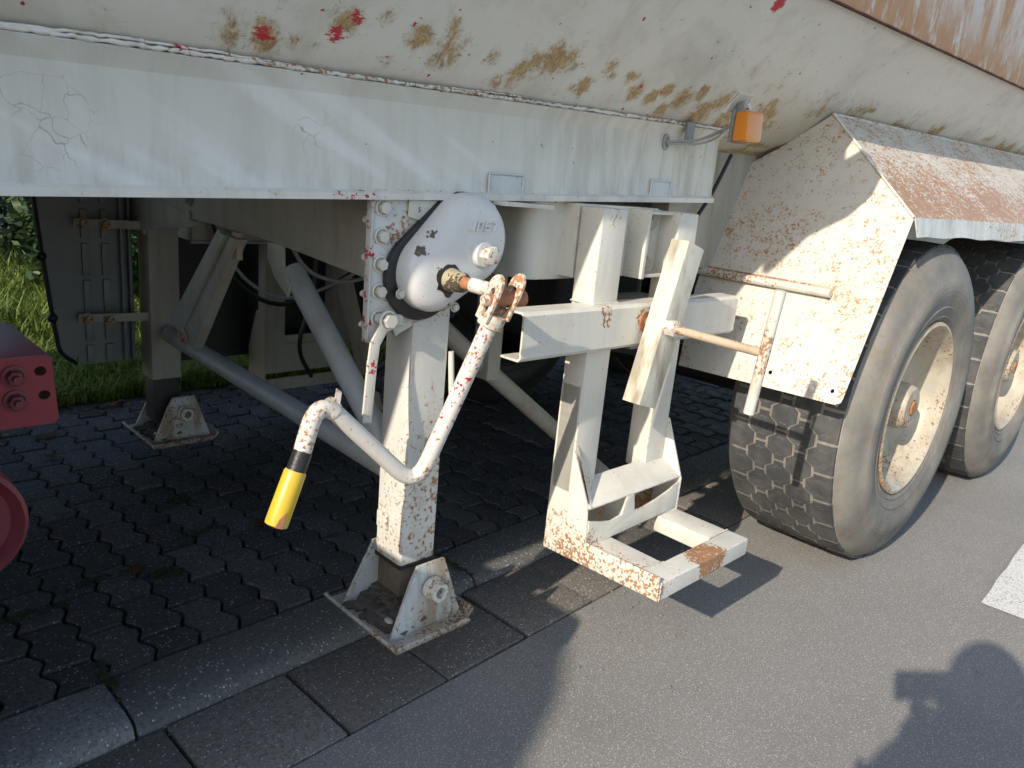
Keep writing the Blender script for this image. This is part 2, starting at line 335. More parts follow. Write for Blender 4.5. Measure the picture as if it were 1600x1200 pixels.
# ------------------------------------------------------------------ mesh helpers
def finish(bm, sharp=35, bevel=0, seg=2):
    bmesh.ops.recalc_face_normals(bm, faces=bm.faces[:])
    if bevel:
        es = [e for e in bm.edges if len(e.link_faces) == 2 and e.calc_face_angle(0) > math.radians(25)]
        bmesh.ops.bevel(bm, geom=es, offset=bevel, segments=seg, profile=.6, affect='EDGES', clamp_overlap=True)
    for f in bm.faces: f.smooth = True
    for e in bm.edges:
        if len(e.link_faces) != 2 or e.calc_face_angle(0) > math.radians(sharp): e.smooth = False
def mesh_of(name, bm, mats, sharp=35, bevel=0, seg=2):
    finish(bm, sharp, bevel, seg); me = bpy.data.meshes.new(name); bm.to_mesh(me); bm.free()
    for x in (mats if isinstance(mats, (list, tuple)) else [mats]): me.materials.append(x)
    return me
def obj(name, data, mat=None, parent=None, sharp=35, bevel=0, mw=None, label=None, kind=None, seg=2):
    if isinstance(data, bmesh.types.BMesh): data = mesh_of(name, data, mat, sharp, bevel, seg)
    o = bpy.data.objects.new(name, data); COL.objects.link(o)
    if parent is not None: o.parent = parent
    if mw is not None: o.matrix_local = mw
    if label: o['label'] = label
    if kind: o['kind'] = kind
    return o
def BM(): return bmesh.new()
def box(bm, x0, x1, y0, y1, z0, z1, mi=0):
    v = [bm.verts.new((x, y, z)) for z in (z0, z1) for y in (y0, y1) for x in (x0, x1)]
    for q in ((0, 1, 3, 2), (4, 6, 7, 5), (0, 4, 5, 1), (2, 3, 7, 6), (0, 2, 6, 4), (1, 5, 7, 3)):
        f = bm.faces.new([v[i] for i in q]); f.material_index = mi
    return bm
def hexa(bm, pts, mi=0):
    """8 points: bottom quad then top quad"""
    v = [bm.verts.new(p) for p in pts]
    for q in ((3, 2, 1, 0), (4, 5, 6, 7), (0, 1, 5, 4), (1, 2, 6, 5), (2, 3, 7, 6), (3, 0, 4, 7)):
        f = bm.faces.new([v[i] for i in q]); f.material_index = mi
    return bm
def slab(bm, outer, holes, vec, mi=0):
    """planar polygon (3D points) with holes, thickened by vector vec"""
    vec = Vector(vec); loops = [[Vector(p) for p in outer]]+[[Vector(p) for p in h] for h in holes]
    flat = [p for l in loops for p in l]; tri = tessellate_polygon(loops)
    a = [bm.verts.new(p) for p in flat]; b = [bm.verts.new(p+vec) for p in flat]
    if not holes:
        bm.faces.new(a).material_index = mi; bm.faces.new(b[::-1]).material_index = mi
    else:
        for t in tri:
            try:
                bm.faces.new([a[i] for i in t]).material_index = mi; bm.faces.new([b[i] for i in t][::-1]).material_index = mi
            except ValueError: pass
    k = 0
    for l in loops:
        n_ = len(l)
        for i in range(n_):
            j = (i+1) % n_
            bm.faces.new((a[k+i], a[k+j], b[k+j], b[k+i])).material_index = mi
        k += n_
    return bm
def prism_x(bm, x0, x1, poly, holes=()):       # poly in (y, z)
    return slab(bm, [(x0, p[0], p[1]) for p in poly], [[(x0, p[0], p[1]) for p in h] for h in holes], (x1-x0, 0, 0))
def prism_y(bm, y0, y1, poly, holes=()):       # poly in (x, z)
    return slab(bm, [(p[0], y0, p[1]) for p in poly], [[(p[0], y0, p[1]) for p in h] for h in holes], (0, y1-y0, 0))
def circ(cx, cz, r, n_=16, sx=1, sz=1, rot=0):
    o = []
    for i in range(n_):
        a = 2*PI*i/n_; x, z = r*sx*math.cos(a), r*sz*math.sin(a)
        o.append((cx+x*math.cos(rot)-z*math.sin(rot), cz+x*math.sin(rot)+z*math.cos(rot)))
    return o
def fillet(pts, rad, n_=6):
    pts = [Vector(p) for p in pts]; out = [pts[0]]
    for i in range(1, len(pts)-1):
        a, b, c = pts[i-1], pts[i], pts[i+1]; d1 = (a-b); d2 = (c-b); r = min(rad, d1.length*.48, d2.length*.48)
        p, q = b+d1.normalized()*r, b+d2.normalized()*r
        for k in range(n_+1):
            t = k/n_; out.append(p*(1-t)**2+b*2*t*(1-t)+q*t*t)
    out.append(pts[-1]); return out
def tube(bm, pts, r, seg=14, cap=True, rs=None, mi=0):
    pts = [Vector(p) for p in pts]; rings = []; prev = None
    for i, p in enumerate(pts):
        t = (pts[min(i+1, len(pts)-1)]-pts[max(i-1, 0)]).normalized()
        if prev is None:
            a = t.orthogonal().normalized()
        else: a = (prev-t*prev.dot(t)).normalized()
        prev = a; b = t.cross(a); rr = rs[i] if rs else r
        rings.append([bm.verts.new(p+(a*math.cos(2*PI*k/seg)+b*math.sin(2*PI*k/seg))*rr) for k in range(seg)])
    for u, v in zip(rings, rings[1:]):
        for k in range(seg): bm.faces.new((u[k], u[(k+1) % seg], v[(k+1) % seg], v[k])).material_index = mi
    if cap: bm.faces.new(rings[0][::-1]).material_index = mi; bm.faces.new(rings[-1]).material_index = mi
    return bm
def beam(bm, a, b, w, h, upv=(0, 0, 1)):
    a, b = Vector(a), Vector(b); t = (b-a).normalized(); s_ = t.cross(Vector(upv)).normalized(); u = s_.cross(t)
    q = [(-1, -1), (1, -1), (1, 1), (-1, 1)]
    return hexa(bm, [a+s_*x*w/2+u*y*h/2 for x, y in q]+[b+s_*x*w/2+u*y*h/2 for x, y in q])
def lathe_y(bm, prof, seg=64, mi=0, mis=None, close=False):
    """prof: list of (radius, y); axis is Y"""
    rings = [[bm.verts.new((r*math.cos(2*PI*k/seg), y, r*math.sin(2*PI*k/seg))) for k in range(seg)] for r, y in prof]
    for i, (u, v) in enumerate(zip(rings, rings[1:])):
        for k in range(seg):
            bm.faces.new((u[k], u[(k+1) % seg], v[(k+1) % seg], v[k])).material_index = (mis[i] if mis else mi)
    if close:
        bm.faces.new(rings[-1]).material_index = mi
    return bm
def hull2(c1, r1, c2, r2_, n_=14):
    """convex hull outline of two circles (x,z)"""
    pts = circ(c1[0], c1[1], r1, 40)+circ(c2[0], c2[1], r2_, 40)
    pts = sorted(pts)
    def half(ps):
        h = []
        for p in ps:
            while len(h) >= 2 and (h[-1][0]-h[-2][0])*(p[1]-h[-2][1])-(h[-1][1]-h[-2][1])*(p[0]-h[-2][0]) <= 0: h.pop()
            h.append(p)
        return h
    return half(pts)[:-1]+half(pts[::-1])[:-1]

def thing(name, label, cat, loc=(0, 0, 0), rz=0, group=None):
    o = bpy.data.objects.new(name, None); COL.objects.link(o); o.location = loc; o.rotation_euler = (0, 0, rz)
    o['label'] = label; o['category'] = cat
    if group: o['group'] = group
    return o
def tag(o, label, cat, group=None):
    o['label'] = label; o['category'] = cat
    if group: o['group'] = group
    return o

# hexagon bolt with washer, head points along -Y, origin at the washer's back
def bolt_mesh(name, r, h, mat, wash=1.45, stud=0):
    bm = BM()
    lathe_y(bm, [(0.0001, 0), (r*wash, 0), (r*wash, -h*.25), (r*1.2, -h*.3)], 20)
    poly = [(r*math.cos(PI/3*i+.2), r*math.sin(PI/3*i+.2)) for i in range(6)]
    prism_y(bm, -h*.3, -h, poly)
    if stud: lathe_y(bm, [(r*.5, -h), (r*.5, -h-stud), (.0001, -h-stud)], 12)
    return mesh_of(name, bm, mat, 30)
BOLT = bolt_mesh('bolt', .0115, .013, M['paint_clean'])
BOLT_R = bolt_mesh('rusty_bolt', .011, .013, M['rusty_rod'])
BOLT_D = bolt_mesh('dull_bolt', .013, .016, M['shade_paint'])
def bolt(parent, p, face='-y', me=None, s_=1.0, name='bolt'):
    R = {'-y': Matrix.Identity(4), '-x': Matrix.Rotation(-PI/2, 4, 'Z'), 'z': Matrix.Rotation(-PI/2, 4, 'X')}[face]
    return obj(name, me or BOLT, None, parent, mw=Matrix.Translation(p) @ R @ Matrix.Rotation(random.random(), 4, 'Y') @ Matrix.Scale(s_, 4))

# ================================================================== GROUND
def sheet(name, x0, x1, y0, y1, z, mat, thick=0):
    bm = BM(); v = [bm.verts.new(p) for p in ((x0, y0, z), (x1, y0, z), (x1, y1, z), (x0, y1, z))]; bm.faces.new(v)
    o = obj(name, bm, mat, kind='structure'); return o
sheet('ground', -150, 150, -150, 150, -.06, M['soil'])
sheet('road', -60, 60, -7, 1.113, 0, M['asphalt'])
pavement = sheet('pavement', -60, 60, 1.56, 3.62, .017, M['joint'])
kerbline = sheet('kerb', -60, 60, 1.10, 1.58, -.03, M['joint'])
# pavement on the other side of the street
sheet('far_pavement', -60, 60, -10, -7.01, .06, M['kerb'])
# white dashed line
bm = BM()
def dash(x0, x1):
    n_ = 24
    top = [(x0+random.uniform(-.004, .004) if i in (0, n_) and False else x0+(x1-x0)*i/n_, -1.618+random.uniform(-.004, .004)) for i in range(n_+1)]
    bot = [(x0+(x1-x0)*i/n_, -1.735+random.uniform(-.003, .003)) for i in range(n_+1)]
    O_ = Vector((1.061, 1.994)); c, s_ = math.cos(math.radians(-.0)), 0
    P = [bm.verts.new((q[0]+1.06, q[1]+1.94+.0, .004)) for q in top]; Q = [bm.verts.new((q[0]+1.06, q[1]+1.94, .004)) for q in bot]
    for i in range(n_): bm.faces.new((Q[i], Q[i+1], P[i+1], P[i]))
dash(1.615, 4.6); dash(7.6, 10.6); dash(-4.4, -1.4)
obj('road_marking', bm, M['line'], kind='structure')

# zigzag interlocking pavers, two periods long, both long sides parallel zigzags
PX, PL = .1035, .187
def zig(t):                                     # sideways offset of a long joint at distance t from a straight joint
    t = t % (PL/2); u = t/(PL/2)
    pts = [(0, 0), (.30, .0155), (.42, .0155), (.58, -.0), (.72, -.002), (1, 0)]
    pts = [(0, 0), (.10, 0), (.42, .0175), (.60, .0175), (.92, 0), (1, 0)]
    for (a, p), (b, q) in zip(pts, pts[1:]):
        if u <= b: return p+(q-p)*(u-a)/(b-a)
    return 0
US = [0, .05*PL, .21*PL, .30*PL, .46*PL, .55*PL, .71*PL, .80*PL, .96*PL, PL]
def paver_mesh(variant, half=False, edge=False):
    rnd = random.Random(variant)
    g = .0028+rnd.random()*.002; us = US if not half else US[:5]+[.5*PL]
    L_ = us[-1]
    left = [(zig(u)+g, min(max(u, g*1.25), L_-g*1.25)) for u in us]; right = [(PX+zig(u)-g, min(max(u, g*1.25), L_-g*1.25)) for u in us]
    ring = left[::-1]+right
    bm = BM(); cx = sum(p[0] for p in ring)/len(ring); cy = sum(p[1] for p in ring)/len(ring)
    top = [bm.verts.new((cx+(x-cx)*(1-.003/abs(PX/2)), cy+(y-cy)*(1-.003/(L_/2)), 0)) for x, y in ring]
    mid = [bm.verts.new((x, y, -.004)) for x, y in ring]; bot = [bm.verts.new((x, y, -.022)) for x, y in ring]
    bm.faces.new(top)
    for A, B in ((top, mid), (mid, bot)):
        for i in range(len(ring)):
            j = (i+1) % len(ring); bm.faces.new((A[i], A[j], B[j], B[i]))
    return mesh_of('paver', bm, M['paver'], 50)
PV = [paver_mesh(k) for k in range(4)]; PH = [paver_mesh(k+10, half=True) for k in range(2)]
ZP = .036
def placer(me, x, y, dz, tx, ty): return (me, Matrix.Translation((x, y, ZP+dz)) @ Matrix.Rotation(tx, 4, 'X') @ Matrix.Rotation(ty, 4, 'Y'))
cells = []
for i in range(-14, 66):
    x = .507+i*PX
    off = 0 if i % 2 == 0 else PL/2
    if off: cells.append((PH[i % 2], x, 1.5665, .5))
    for j in range(0, 11):
        y = 1.5665+off+j*PL
        if y+PL > 3.64: continue
        cells.append((random.choice(PV), x, y, 1))
ranked = []
camp = Vector((0, 0, 1.17))
for me, x, y, s_ in cells:
    p = Vector((x+.05, y+.09, .036))-camp; dep = p.dot(fw)
    if dep < .1: sc = 0
    else:
        px, py = 800+1189*p.dot(r2)/dep, 600-1189*p.dot(u2)/dep
        vis = -60 < px < 1500 and 560 < py < 1240
        sc = (1/dep if vis else 0)
    ranked.append((sc, me, x, y))
ranked.sort(key=lambda t: -t[0])
rest = BM()
for k, (sc, me, x, y) in enumerate(ranked):
    dz, tx, ty = random.uniform(-.0028, .0028), random.uniform(-.017, .017), random.uniform(-.02, .02)
    mw = Matrix.Translation((x, y, ZP+dz)) @ Matrix.Rotation(tx, 4, 'X') @ Matrix.Rotation(ty, 4, 'Y')
    if k < 298 and sc > 0: obj('paver', me, None, pavement, mw=mw)
    else:
        base = len(rest.verts); rest.from_mesh(me); rest.verts.ensure_lookup_table()
        for v in rest.verts[base:]: v.co = mw @ v.co
obj('far_pavers', mesh_of('far_pavers', rest, M['paver'], 50), None, pavement, kind='stuff')

# kerb stones
def kerb_mesh(L_, seed):
    bm = BM(); rnd = random.Random(seed)
    prof = [(1.385, -.025), (1.384, .004), (1.389, .014), (1.400, .024), (1.418, .031), (1.445, .034), (1.556, .035), (1.5615, .031), (1.5625, -.025)]
    N = 12; rings = []
    for i in range(N+1):
        x = L_*i/N
        ins = .004 if i in (0, N) else 0
        rings.append([bm.verts.new((x, y+(rnd.uniform(-.0015, .0015) if 1 < k < 7 else 0)+(ins if k < 3 else (-ins if k > 6 else 0)), z-ins+(rnd.uniform(-.001, .001) if 1 < k < 7 else 0))) for k, (y, z) in enumerate(prof)])
    for a, b in zip(rings, rings[1:]):
        for k in range(len(prof)-1): bm.faces.new((a[k], b[k], b[k+1], a[k+1]))
    bm.faces.new(rings[0]); bm.faces.new(rings[-1][::-1])
    return mesh_of('kerb_stone', bm, M['kerb'], 60)
KM = [kerb_mesh(.955, s_) for s_ in range(3)]
for i in range(-5, 18): obj('kerb_stone', KM[i % 3], None, kerbline, mw=Matrix.Translation((.500+i*.963, random.uniform(-.0015, .0015), random.uniform(-.002, .002))) @ Matrix.Rotation(random.uniform(-.002, .002), 4, 'Z'))
# gutter slabs
def gut_mesh(seed):
    bm = BM(); rnd = random.Random(seed); box(bm, 0, .272, 1.1205, 1.380, -.05, .002)
    return mesh_of('gutter_slab', bm, M['gutter'], 40, .005, 2)
GM = [gut_mesh(s_) for s_ in range(3)]
for i in range(-16, 48): obj('gutter_slab', GM[i % 3], None, kerbline, mw=Matrix.Translation((1.1165+i*.2805+random.uniform(-.002, .002), random.uniform(-.0015, .001), random.uniform(-.002, .003))) @ Matrix.Rotation(random.uniform(-.004, .004), 4, 'Z'))

# grit, small stones and twigs on the road edge
bm = BM(); rnd = random.Random(77)
for _ in range(520):
    y = 1.11+abs(rnd.gauss(0, .16))*rnd.choice((-1, -1, 1)) if rnd.random() < .7 else rnd.uniform(-.6, 1.1)
    if y > 1.37: continue
    x = rnd.uniform(.2, 4.5); r = rnd.uniform(.0012, .0038)
    bmesh.ops.create_icosphere(bm, subdivisions=1, radius=r, matrix=Matrix.Translation((x, y, .003+r*.3)) @ Matrix.Rotation(rnd.random()*3, 4, 'Z') @ Matrix.Diagonal((1.4, 1, .7, 1)))
o = obj('grit', bm, plain('grit', (.22, .20, .17), .9, .5, 8, .2), kind='stuff'); tag(o, 'fine grit and small stones scattered along the road edge and gutter', 'grit')
# grass verge
YG = 3.60
bm = BM()
NX, NY = 60, 30
gv = [[bm.verts.new((-6+i*.4, YG+j*.35, .02+.05*noise.noise(Vector((i*.5, j*.6, 0)))+(.02 if j else -.02))) for i in range(NX)] for j in range(NY)]
for j in range(NY-1):
    for i in range(NX-1): bm.faces.new((gv[j][i], gv[j][i+1], gv[j+1][i+1], gv[j+1][i]))
obj('verge', bm, M['soil'], kind='structure')
def blades(count, x0, x1, y0, y1, h0, h1, seed, w=.0045, pw=1.4):
    rnd = random.Random(seed); V = []; F = []
    for _ in range(count):
        x = rnd.uniform(x0, x1); y = y0+(y1-y0)*rnd.random()**pw; h = rnd.uniform(h0, h1)*(.5+.9*abs(noise.noise(Vector((x*2.2, y*2.2, 1))))+.25); a = rnd.uniform(0, 2*PI); l = rnd.uniform(.2, 1.1)*h
        dx, dy = math.cos(a), math.sin(a); wx, wy = -dy*w, dx*w; z0 = .025
        b = len(V)
        V += [(x-wx, y-wy, z0), (x+wx, y+wy, z0), (x+dx*l*.35-wx*.8, y+dy*l*.35-wy*.8, z0+h*.62), (x+dx*l*.35+wx*.8, y+dy*l*.35+wy*.8, z0+h*.62), (x+dx*l, y+dy*l, z0+h*(.95 if l < .7*h else .7))]
        F += [(b, b+1, b+3, b+2), (b+2, b+3, b+4)]
    return V, F
V, F = blades(30000, .0, 2.6, YG-.06, YG+1.2, .06, .16, 1); V2, F2 = blades(34000, .2, 5.5, YG+1.0, YG+5.5, .12, .26, 2, .006, 1.2)
b0 = len(V); V += V2; F += [tuple(i+b0 for i in f) for f in F2]
V3, F3 = blades(12000, 2.4, 8, YG-.04, YG+1.5, .06, .15, 3, .006); b0 = len(V); V += V3; F += [tuple(i+b0 for i in f) for f in F3]
me = bpy.data.meshes.new('grass'); me.from_pydata(V, [], F); me.materials.append(M['grass'])
o = obj('grass', me, kind='stuff'); tag(o, 'long green grass growing on the verge behind the pavement', 'grass')
# leaf litter at the edge of the paving
def leafshape(bm, M_, r, rnd):
    pts = [(-1, 0, 0), (-.5, .42, .12), (.1, .5, .05), (.6, .28, .1), (1, 0, .25), (.55, -.3, .12), (0, -.5, .02), (-.55, -.38, .15)]
    c = bm.verts.new(M_ @ Vector((0, 0, -.03*r))); vs = [bm.verts.new(M_ @ (Vector(p)*r*Vector((1, 1, 1)).length/1.732)) for p in pts]
    for i in range(8): bm.faces.new((c, vs[i], vs[(i+1) % 8]))
bm = BM(); rnd = random.Random(5)
for _ in range(260):
    x = rnd.uniform(.2, 3.2); y = 3.62-abs(rnd.gauss(0, .14)); r = rnd.uniform(.008, .024)
    leafshape(bm, Matrix.Translation((x, y, .043+rnd.random()*.006)) @ Matrix.Rotation(rnd.uniform(0, 6), 4, 'Z') @ Matrix.Rotation(rnd.uniform(-.3, .3), 4, 'X'), r, rnd)
for _ in range(60):
    x = rnd.uniform(.2, 3.0); y = rnd.uniform(1.7, 3.5); r = rnd.uniform(.004, .012)
    leafshape(bm, Matrix.Translation((x, y, .041)) @ Matrix.Rotation(rnd.uniform(0, 6), 4, 'Z'), r, rnd)
o = obj('leaf_litter', bm, M['dry'], kind='stuff'); tag(o, 'crumbled brown leaf litter strewn along the grass edge of the paving', 'leaf litter')
for (x, y, r, rz, lab) in [(.86, 3.17, .05, .5, 'largest withered brown leaf near the red frame end'), (.80, 2.93, .035, 2.0, 'small rusty brown leaf on the dark pavers by the red drum'),
                           (1.135, 2.03, .045, .35, 'dark red rotten leaf lying below the yellow crank grip'), (.72, 1.97, .03, 1.0, 'small dark red leaf between pavers near the moss patch'), (1.75, 3.02, .04, 4.0, 'orange brown leaf under the diagonal grey tube')]:
    bm = BM(); leafshape(bm, Matrix.Identity(4), r, rnd); bmesh.ops.solidify(bm, geom=bm.faces[:], thickness=.0008)
    o = obj('fallen_leaf', bm, M['dry'], mw=Matrix.Translation((x, y, .046)) @ Matrix.Rotation(rz, 4, 'Z')); tag(o, lab, 'leaf', 'fallen leaves on the paving')
# moss in some joints
M['moss'] = plain('joint_moss', (.022, .03, .008), .95, .4, 60, .8)
bm = BM()
for (x, y, sx, sy, cnt) in [(.66, 1.99, .10, .02, 60), (.78, 1.93, .05, .03, 40), (.505, 1.56, .01, .05, 30), (1.45, 1.5, .006, .05, 20), (.98, 2.1, .06, .03, 40), (.45, 1.92, .08, .02, 50), (1.02, 2.35, .05, .03, 30)]:
    for _ in range(cnt):
        c = Vector((x+rnd.gauss(0, sx/1.6), y+rnd.gauss(0, sy/1.6), .033+rnd.random()*.006))
        bmesh.ops.create_icosphere(bm, subdivisions=1, radius=rnd.uniform(.003, .008), matrix=Matrix.Translation(c) @ Matrix.Diagonal((1.3, 1.3, .6, 1)))
obj('moss', bm, M['moss'], pavement, kind='stuff')

# bushes behind the verge
def bush(name, c, rad, count, seed, label, h):
    rnd = random.Random(seed); t = thing(name, label, 'bush', (c[0], c[1], 0), 0, 'bushes behind the verge')
    V = []; F = []
    for k in range(count):
        while True:
            p = Vector((rnd.uniform(-1, 1), rnd.uniform(-1, 1), rnd.uniform(0, 1)))
            q = Vector((p.x, p.y, p.z*2-1))
            if q.length < 1+.3*noise.noise(p*3+Vector((seed, 0, 0))) and (q.length > .55 or rnd.random() < .3): break
        c_ = Vector((p.x*rad, p.y*rad*.8, .12+p.z*h)); s_ = rnd.uniform(.025, .06)
        a = Vector((rnd.gauss(0, 1), rnd.gauss(0, 1), rnd.gauss(0, .6))).normalized(); b = a.orthogonal().normalized(); b = (b+a.cross(b)*rnd.uniform(-1, 1)).normalized()
        i = len(V); V += [c_-a*s_, c_+b*s_*.45, c_+a*s_, c_-b*s_*.45]; F.append((i, i+1, i+2, i+3))
    me = bpy.data.meshes.new('foliage'); me.from_pydata(V, [], F); me.materials.append(M['bush']); obj('foliage', me, None, t)
    bm = BM()
    for k in range(14):
        a = rnd.uniform(0, 2*PI); l = rnd.uniform(.5, .95)
        pts = [Vector((.05*math.cos(a), .05*math.sin(a), 0)), Vector((rad*.35*math.cos(a), rad*.3*math.sin(a), h*.45)), Vector((rad*l*math.cos(a+.3), rad*l*.7*math.sin(a+.3), h*rnd.uniform(.6, .95)))]
        tube(bm, fillet(pts, .3, 3), .015, 6, True)
    obj('stems', bm, M['bark'], t)
def tree(name, x, y, label, seed):
    rnd = random.Random(seed); t = thing(name, label, 'tree', (x, y, 0), 0)
    bm = BM(); tube(bm, [(0, 0, -.05), (.02, .03, 1.2), (.05, 0, 2.6), (.1, -.05, 4.2)], .1, 12, True, [.15, .12, .10, .06])
    ends = []
    for k in range(9):
        a = 2*PI*k/9+rnd.random(); l = rnd.uniform(1.0, 1.7); z0 = rnd.uniform(2.5, 4.0)
        e = Vector((l*math.cos(a), l*math.sin(a), z0+rnd.uniform(.4, 1.4))); ends.append(e)
        tube(bm, fillet([(.05, 0, z0), (e.x*.4, e.y*.4, z0+.35), e], .4, 3), .035, 6, True)
    obj('trunk', bm, M['bark'], t)
    V = []; F = []
    cl = ends+[Vector((rnd.uniform(-1, 1), rnd.uniform(-1, 1), rnd.uniform(3.6, 6))) for _ in range(14)]
    for _ in range(8500):
        c_ = rnd.choice(cl)+Vector((rnd.gauss(0, .36), rnd.gauss(0, .36), rnd.gauss(0, .34))); s_ = rnd.uniform(.06, .11)
        a = Vector((rnd.gauss(0, 1), rnd.gauss(0, 1), rnd.gauss(0, .6))).normalized(); b = a.orthogonal().normalized(); b = (b+a.cross(b)*rnd.uniform(-1, 1)).normalized()
        i = len(V); V += [c_-a*s_, c_+b*s_*.5, c_+a*s_, c_-b*s_*.5]; F.append((i, i+1, i+2, i+3))
    me = bpy.data.meshes.new('crown'); me.from_pydata(V, [], F); me.materials.append(M['bush']); obj('crown', me, None, t)
tree('tree', -2.6, 5.3, 'leafy tree outside the left edge shading the bushes behind the trailer', 21)  # unseen tree, guessed and placed for the shade it throws
tree('tree', .6, 7.4, 'leafy tree rising out of sight behind the trailer', 22)  # second unseen tree, likewise added for its shade
for (bx_, by_, br_, bc_, sd_, lb_) in [(2.75, 4.75, .75, 5200, 11, 'low dark bush close behind the far rack frame'), (3.9, 4.9, .9, 4500, 12, 'low dark bush between the near leg and the rack, seen under the body'),
                                 (2.15, 4.55, .55, 4200, 16, 'dark shrub right behind the diagonal grey tube'), (5.4, 4.8, 1.0, 3500, 13, 'low bush in the dark gap behind the step frame'), (7.2, 4.9, 1.1, 3000, 14, 'low bush in the dark beyond the wheels'), (1.95, 5.6, .6, 3500, 15, 'small dark bush right behind the far landing leg')]:
    bush('bush', (bx_, by_), br_, bc_, sd_, lb_, 1.5)
bush('bush', (1.9, 7.9), 1.5, 9000, 1, 'leafy dark bush at the left, above the sunlit grass', 2.3)
bush('bush', (4.4, 7.4), 1.4, 6500, 2, 'dark bush seen past the far landing leg under the trailer', 2.2)
bush('bush', (7.2, 7.2), 1.6, 5000, 3, 'bush farther right, hidden in the dark behind the wheels', 2.3)
bush('bush', (-.8, 8.4), 1.6, 5000, 4, 'bush beyond the left edge behind the red tractor unit', 2.4)

# ================================================================== TRAILER  (own frame: x rearwards, y away from the street, z up)
O_T = (1.061, 1.994, 0); RZ = math.radians(-2.2)
T = thing('semi_trailer', 'weathered off white tipper semi trailer with landing legs, rusty mudguard and two wheels in view', 'trailer', O_T, RZ)
def sz(x): return .0386*x                        # the body rises slightly towards the rear

# ---- body: lower tank panel, rusty side wall, hidden rest
EDGE = [(-2.7, -1.08, 1.58), (-1.7, -1.085, 1.60), (-.65, -1.085, 1.62), (0, -1.10, 1.625), (.9526, -1.10, 1.651), (2.792, -1.10, 1.702), (6.2, -1.10, 1.797)]
def edge_at(x):
    for a, b in zip(EDGE, EDGE[1:]):
        if x <= b[0]: t = (x-a[0])/(b[0]-a[0]); return (a[1]+(b[1]-a[1])*t, a[2]+(b[2]-a[2])*t)
    return EDGE[-1][1:]
XS = [-2.7+i*(8.9/60) for i in range(61)]
bm = BM(); rings = []
for x in XS:
    ye, ze = edge_at(x); s0 = Vector((-.832, 1.318+.0305*(x+.2)))
    ring = [(-.30, s0.y-.20), (-.55, s0.y-.135), (-.72, s0.y-.055)]
    for t in [0, .15, .3, .45, .6, .75, .9, 1]:
        y = s0.x+(ye-s0.x)*t; z = s0.y+(ze-s0.y)*(t+.10*t*(t-1))
        ring.append((y, z))
    rings.append([bm.verts.new((x, y, z)) for y, z in ring])
for a, b in zip(rings, rings[1:]):
    for k in range(len(a)-1): bm.faces.new((a[k], a[k+1], b[k+1], b[k]))
tankp = obj('tank_panel', mesh_of('tank_panel', bm, M['tank'], 60), None, T)
tankp.data.materials[0] = M['tank']
bm = BM(); rings = []
for x in XS:
    ye, ze = edge_at(x); top = 2.75
    rings.append([bm.verts.new(p) for p in ((x, ye+.004, ze+.004), (x, ye-.012, ze), (x, ye-.014, ze+.01), (x, ye-.03, ze+.45), (x, ye-.05, top))])
for a, b in zip(rings, rings[1:]):
    for k in range(4): bm.faces.new((a[k], a[k+1], b[k+1], b[k]))
obj('side_wall', bm, M['rustwall'], T, sharp=40, label='rust streaked side sheet above the grey tank panel')
bm = BM()      # far half and top of the body, out of sight
for a, b in zip(EDGE, EDGE[1:]):
    ya, yb = a[1]-.05, b[1]-.05
    bm.faces.new([bm.verts.new(p) for p in ((a[0], ya, 2.75), (b[0], yb, 2.75), (b[0], 1.15, 2.75), (a[0], 1.15, 2.75))])
    bm.faces.new([bm.verts.new(p) for p in ((a[0], 1.15, 2.75), (b[0], 1.15, 2.75), (b[0], 1.05, b[2]), (a[0], 1.05, a[2]))])
    bm.faces.new([bm.verts.new(p) for p in ((a[0], 1.05, a[2]), (b[0], 1.05, b[2]), (b[0], .74, 1.32+.03*b[0]), (a[0], .74, 1.32+.03*a[0]))])
    bm.faces.new([bm.verts.new(p) for p in ((a[0], .74, 1.32+.03*a[0]), (b[0], .74, 1.32+.03*b[0]), (b[0], -.31, 1.12+.0305*b[0]), (a[0], -.31, 1.12+.0305*a[0]))])
for x in (-2.7, 6.2):
    e = edge_at(x); bm.faces.new([bm.verts.new(p) for p in ((x, -.83, 1.3+.03*x), (x, e[0], e[1]), (x, e[0]-.05, 2.75), (x, 1.15, 2.75), (x, 1.05, e[1]), (x, .74, 1.3+.03*x))])
obj('tank_shell', bm, M['shade_paint'], T)
bm = BM(); prism_y(bm, -1.30, -1.28, [(-.95, 2.5), (-.68, 2.04), (-.23, 1.94), (.28, 1.74), (.53, 1.68), (.585, 1.72), (.50, 1.80), (.30, 1.98), (0, 2.09), (-.25, 2.5)]); box(bm, -.4, -.3, -1.29, -1.12, 2.1, 2.2); obj('side_bracket', bm, M['rustwall'], T)  # unseen panel added to the wall, outlined to throw the mudguard's shadow
# dark rust line along the side wall's lower edge
bm = BM(); tube(bm, [(x, edge_at(x)[0]-.013, edge_at(x)[1]-.001+.001*math.sin(x*40)) for x in [.05+.06*i for i in range(100)]], .0035, 6)
obj('edge_seam', bm, plain('dark_rust', (.09, .03, .02), .9, .4, 40, .5), T)

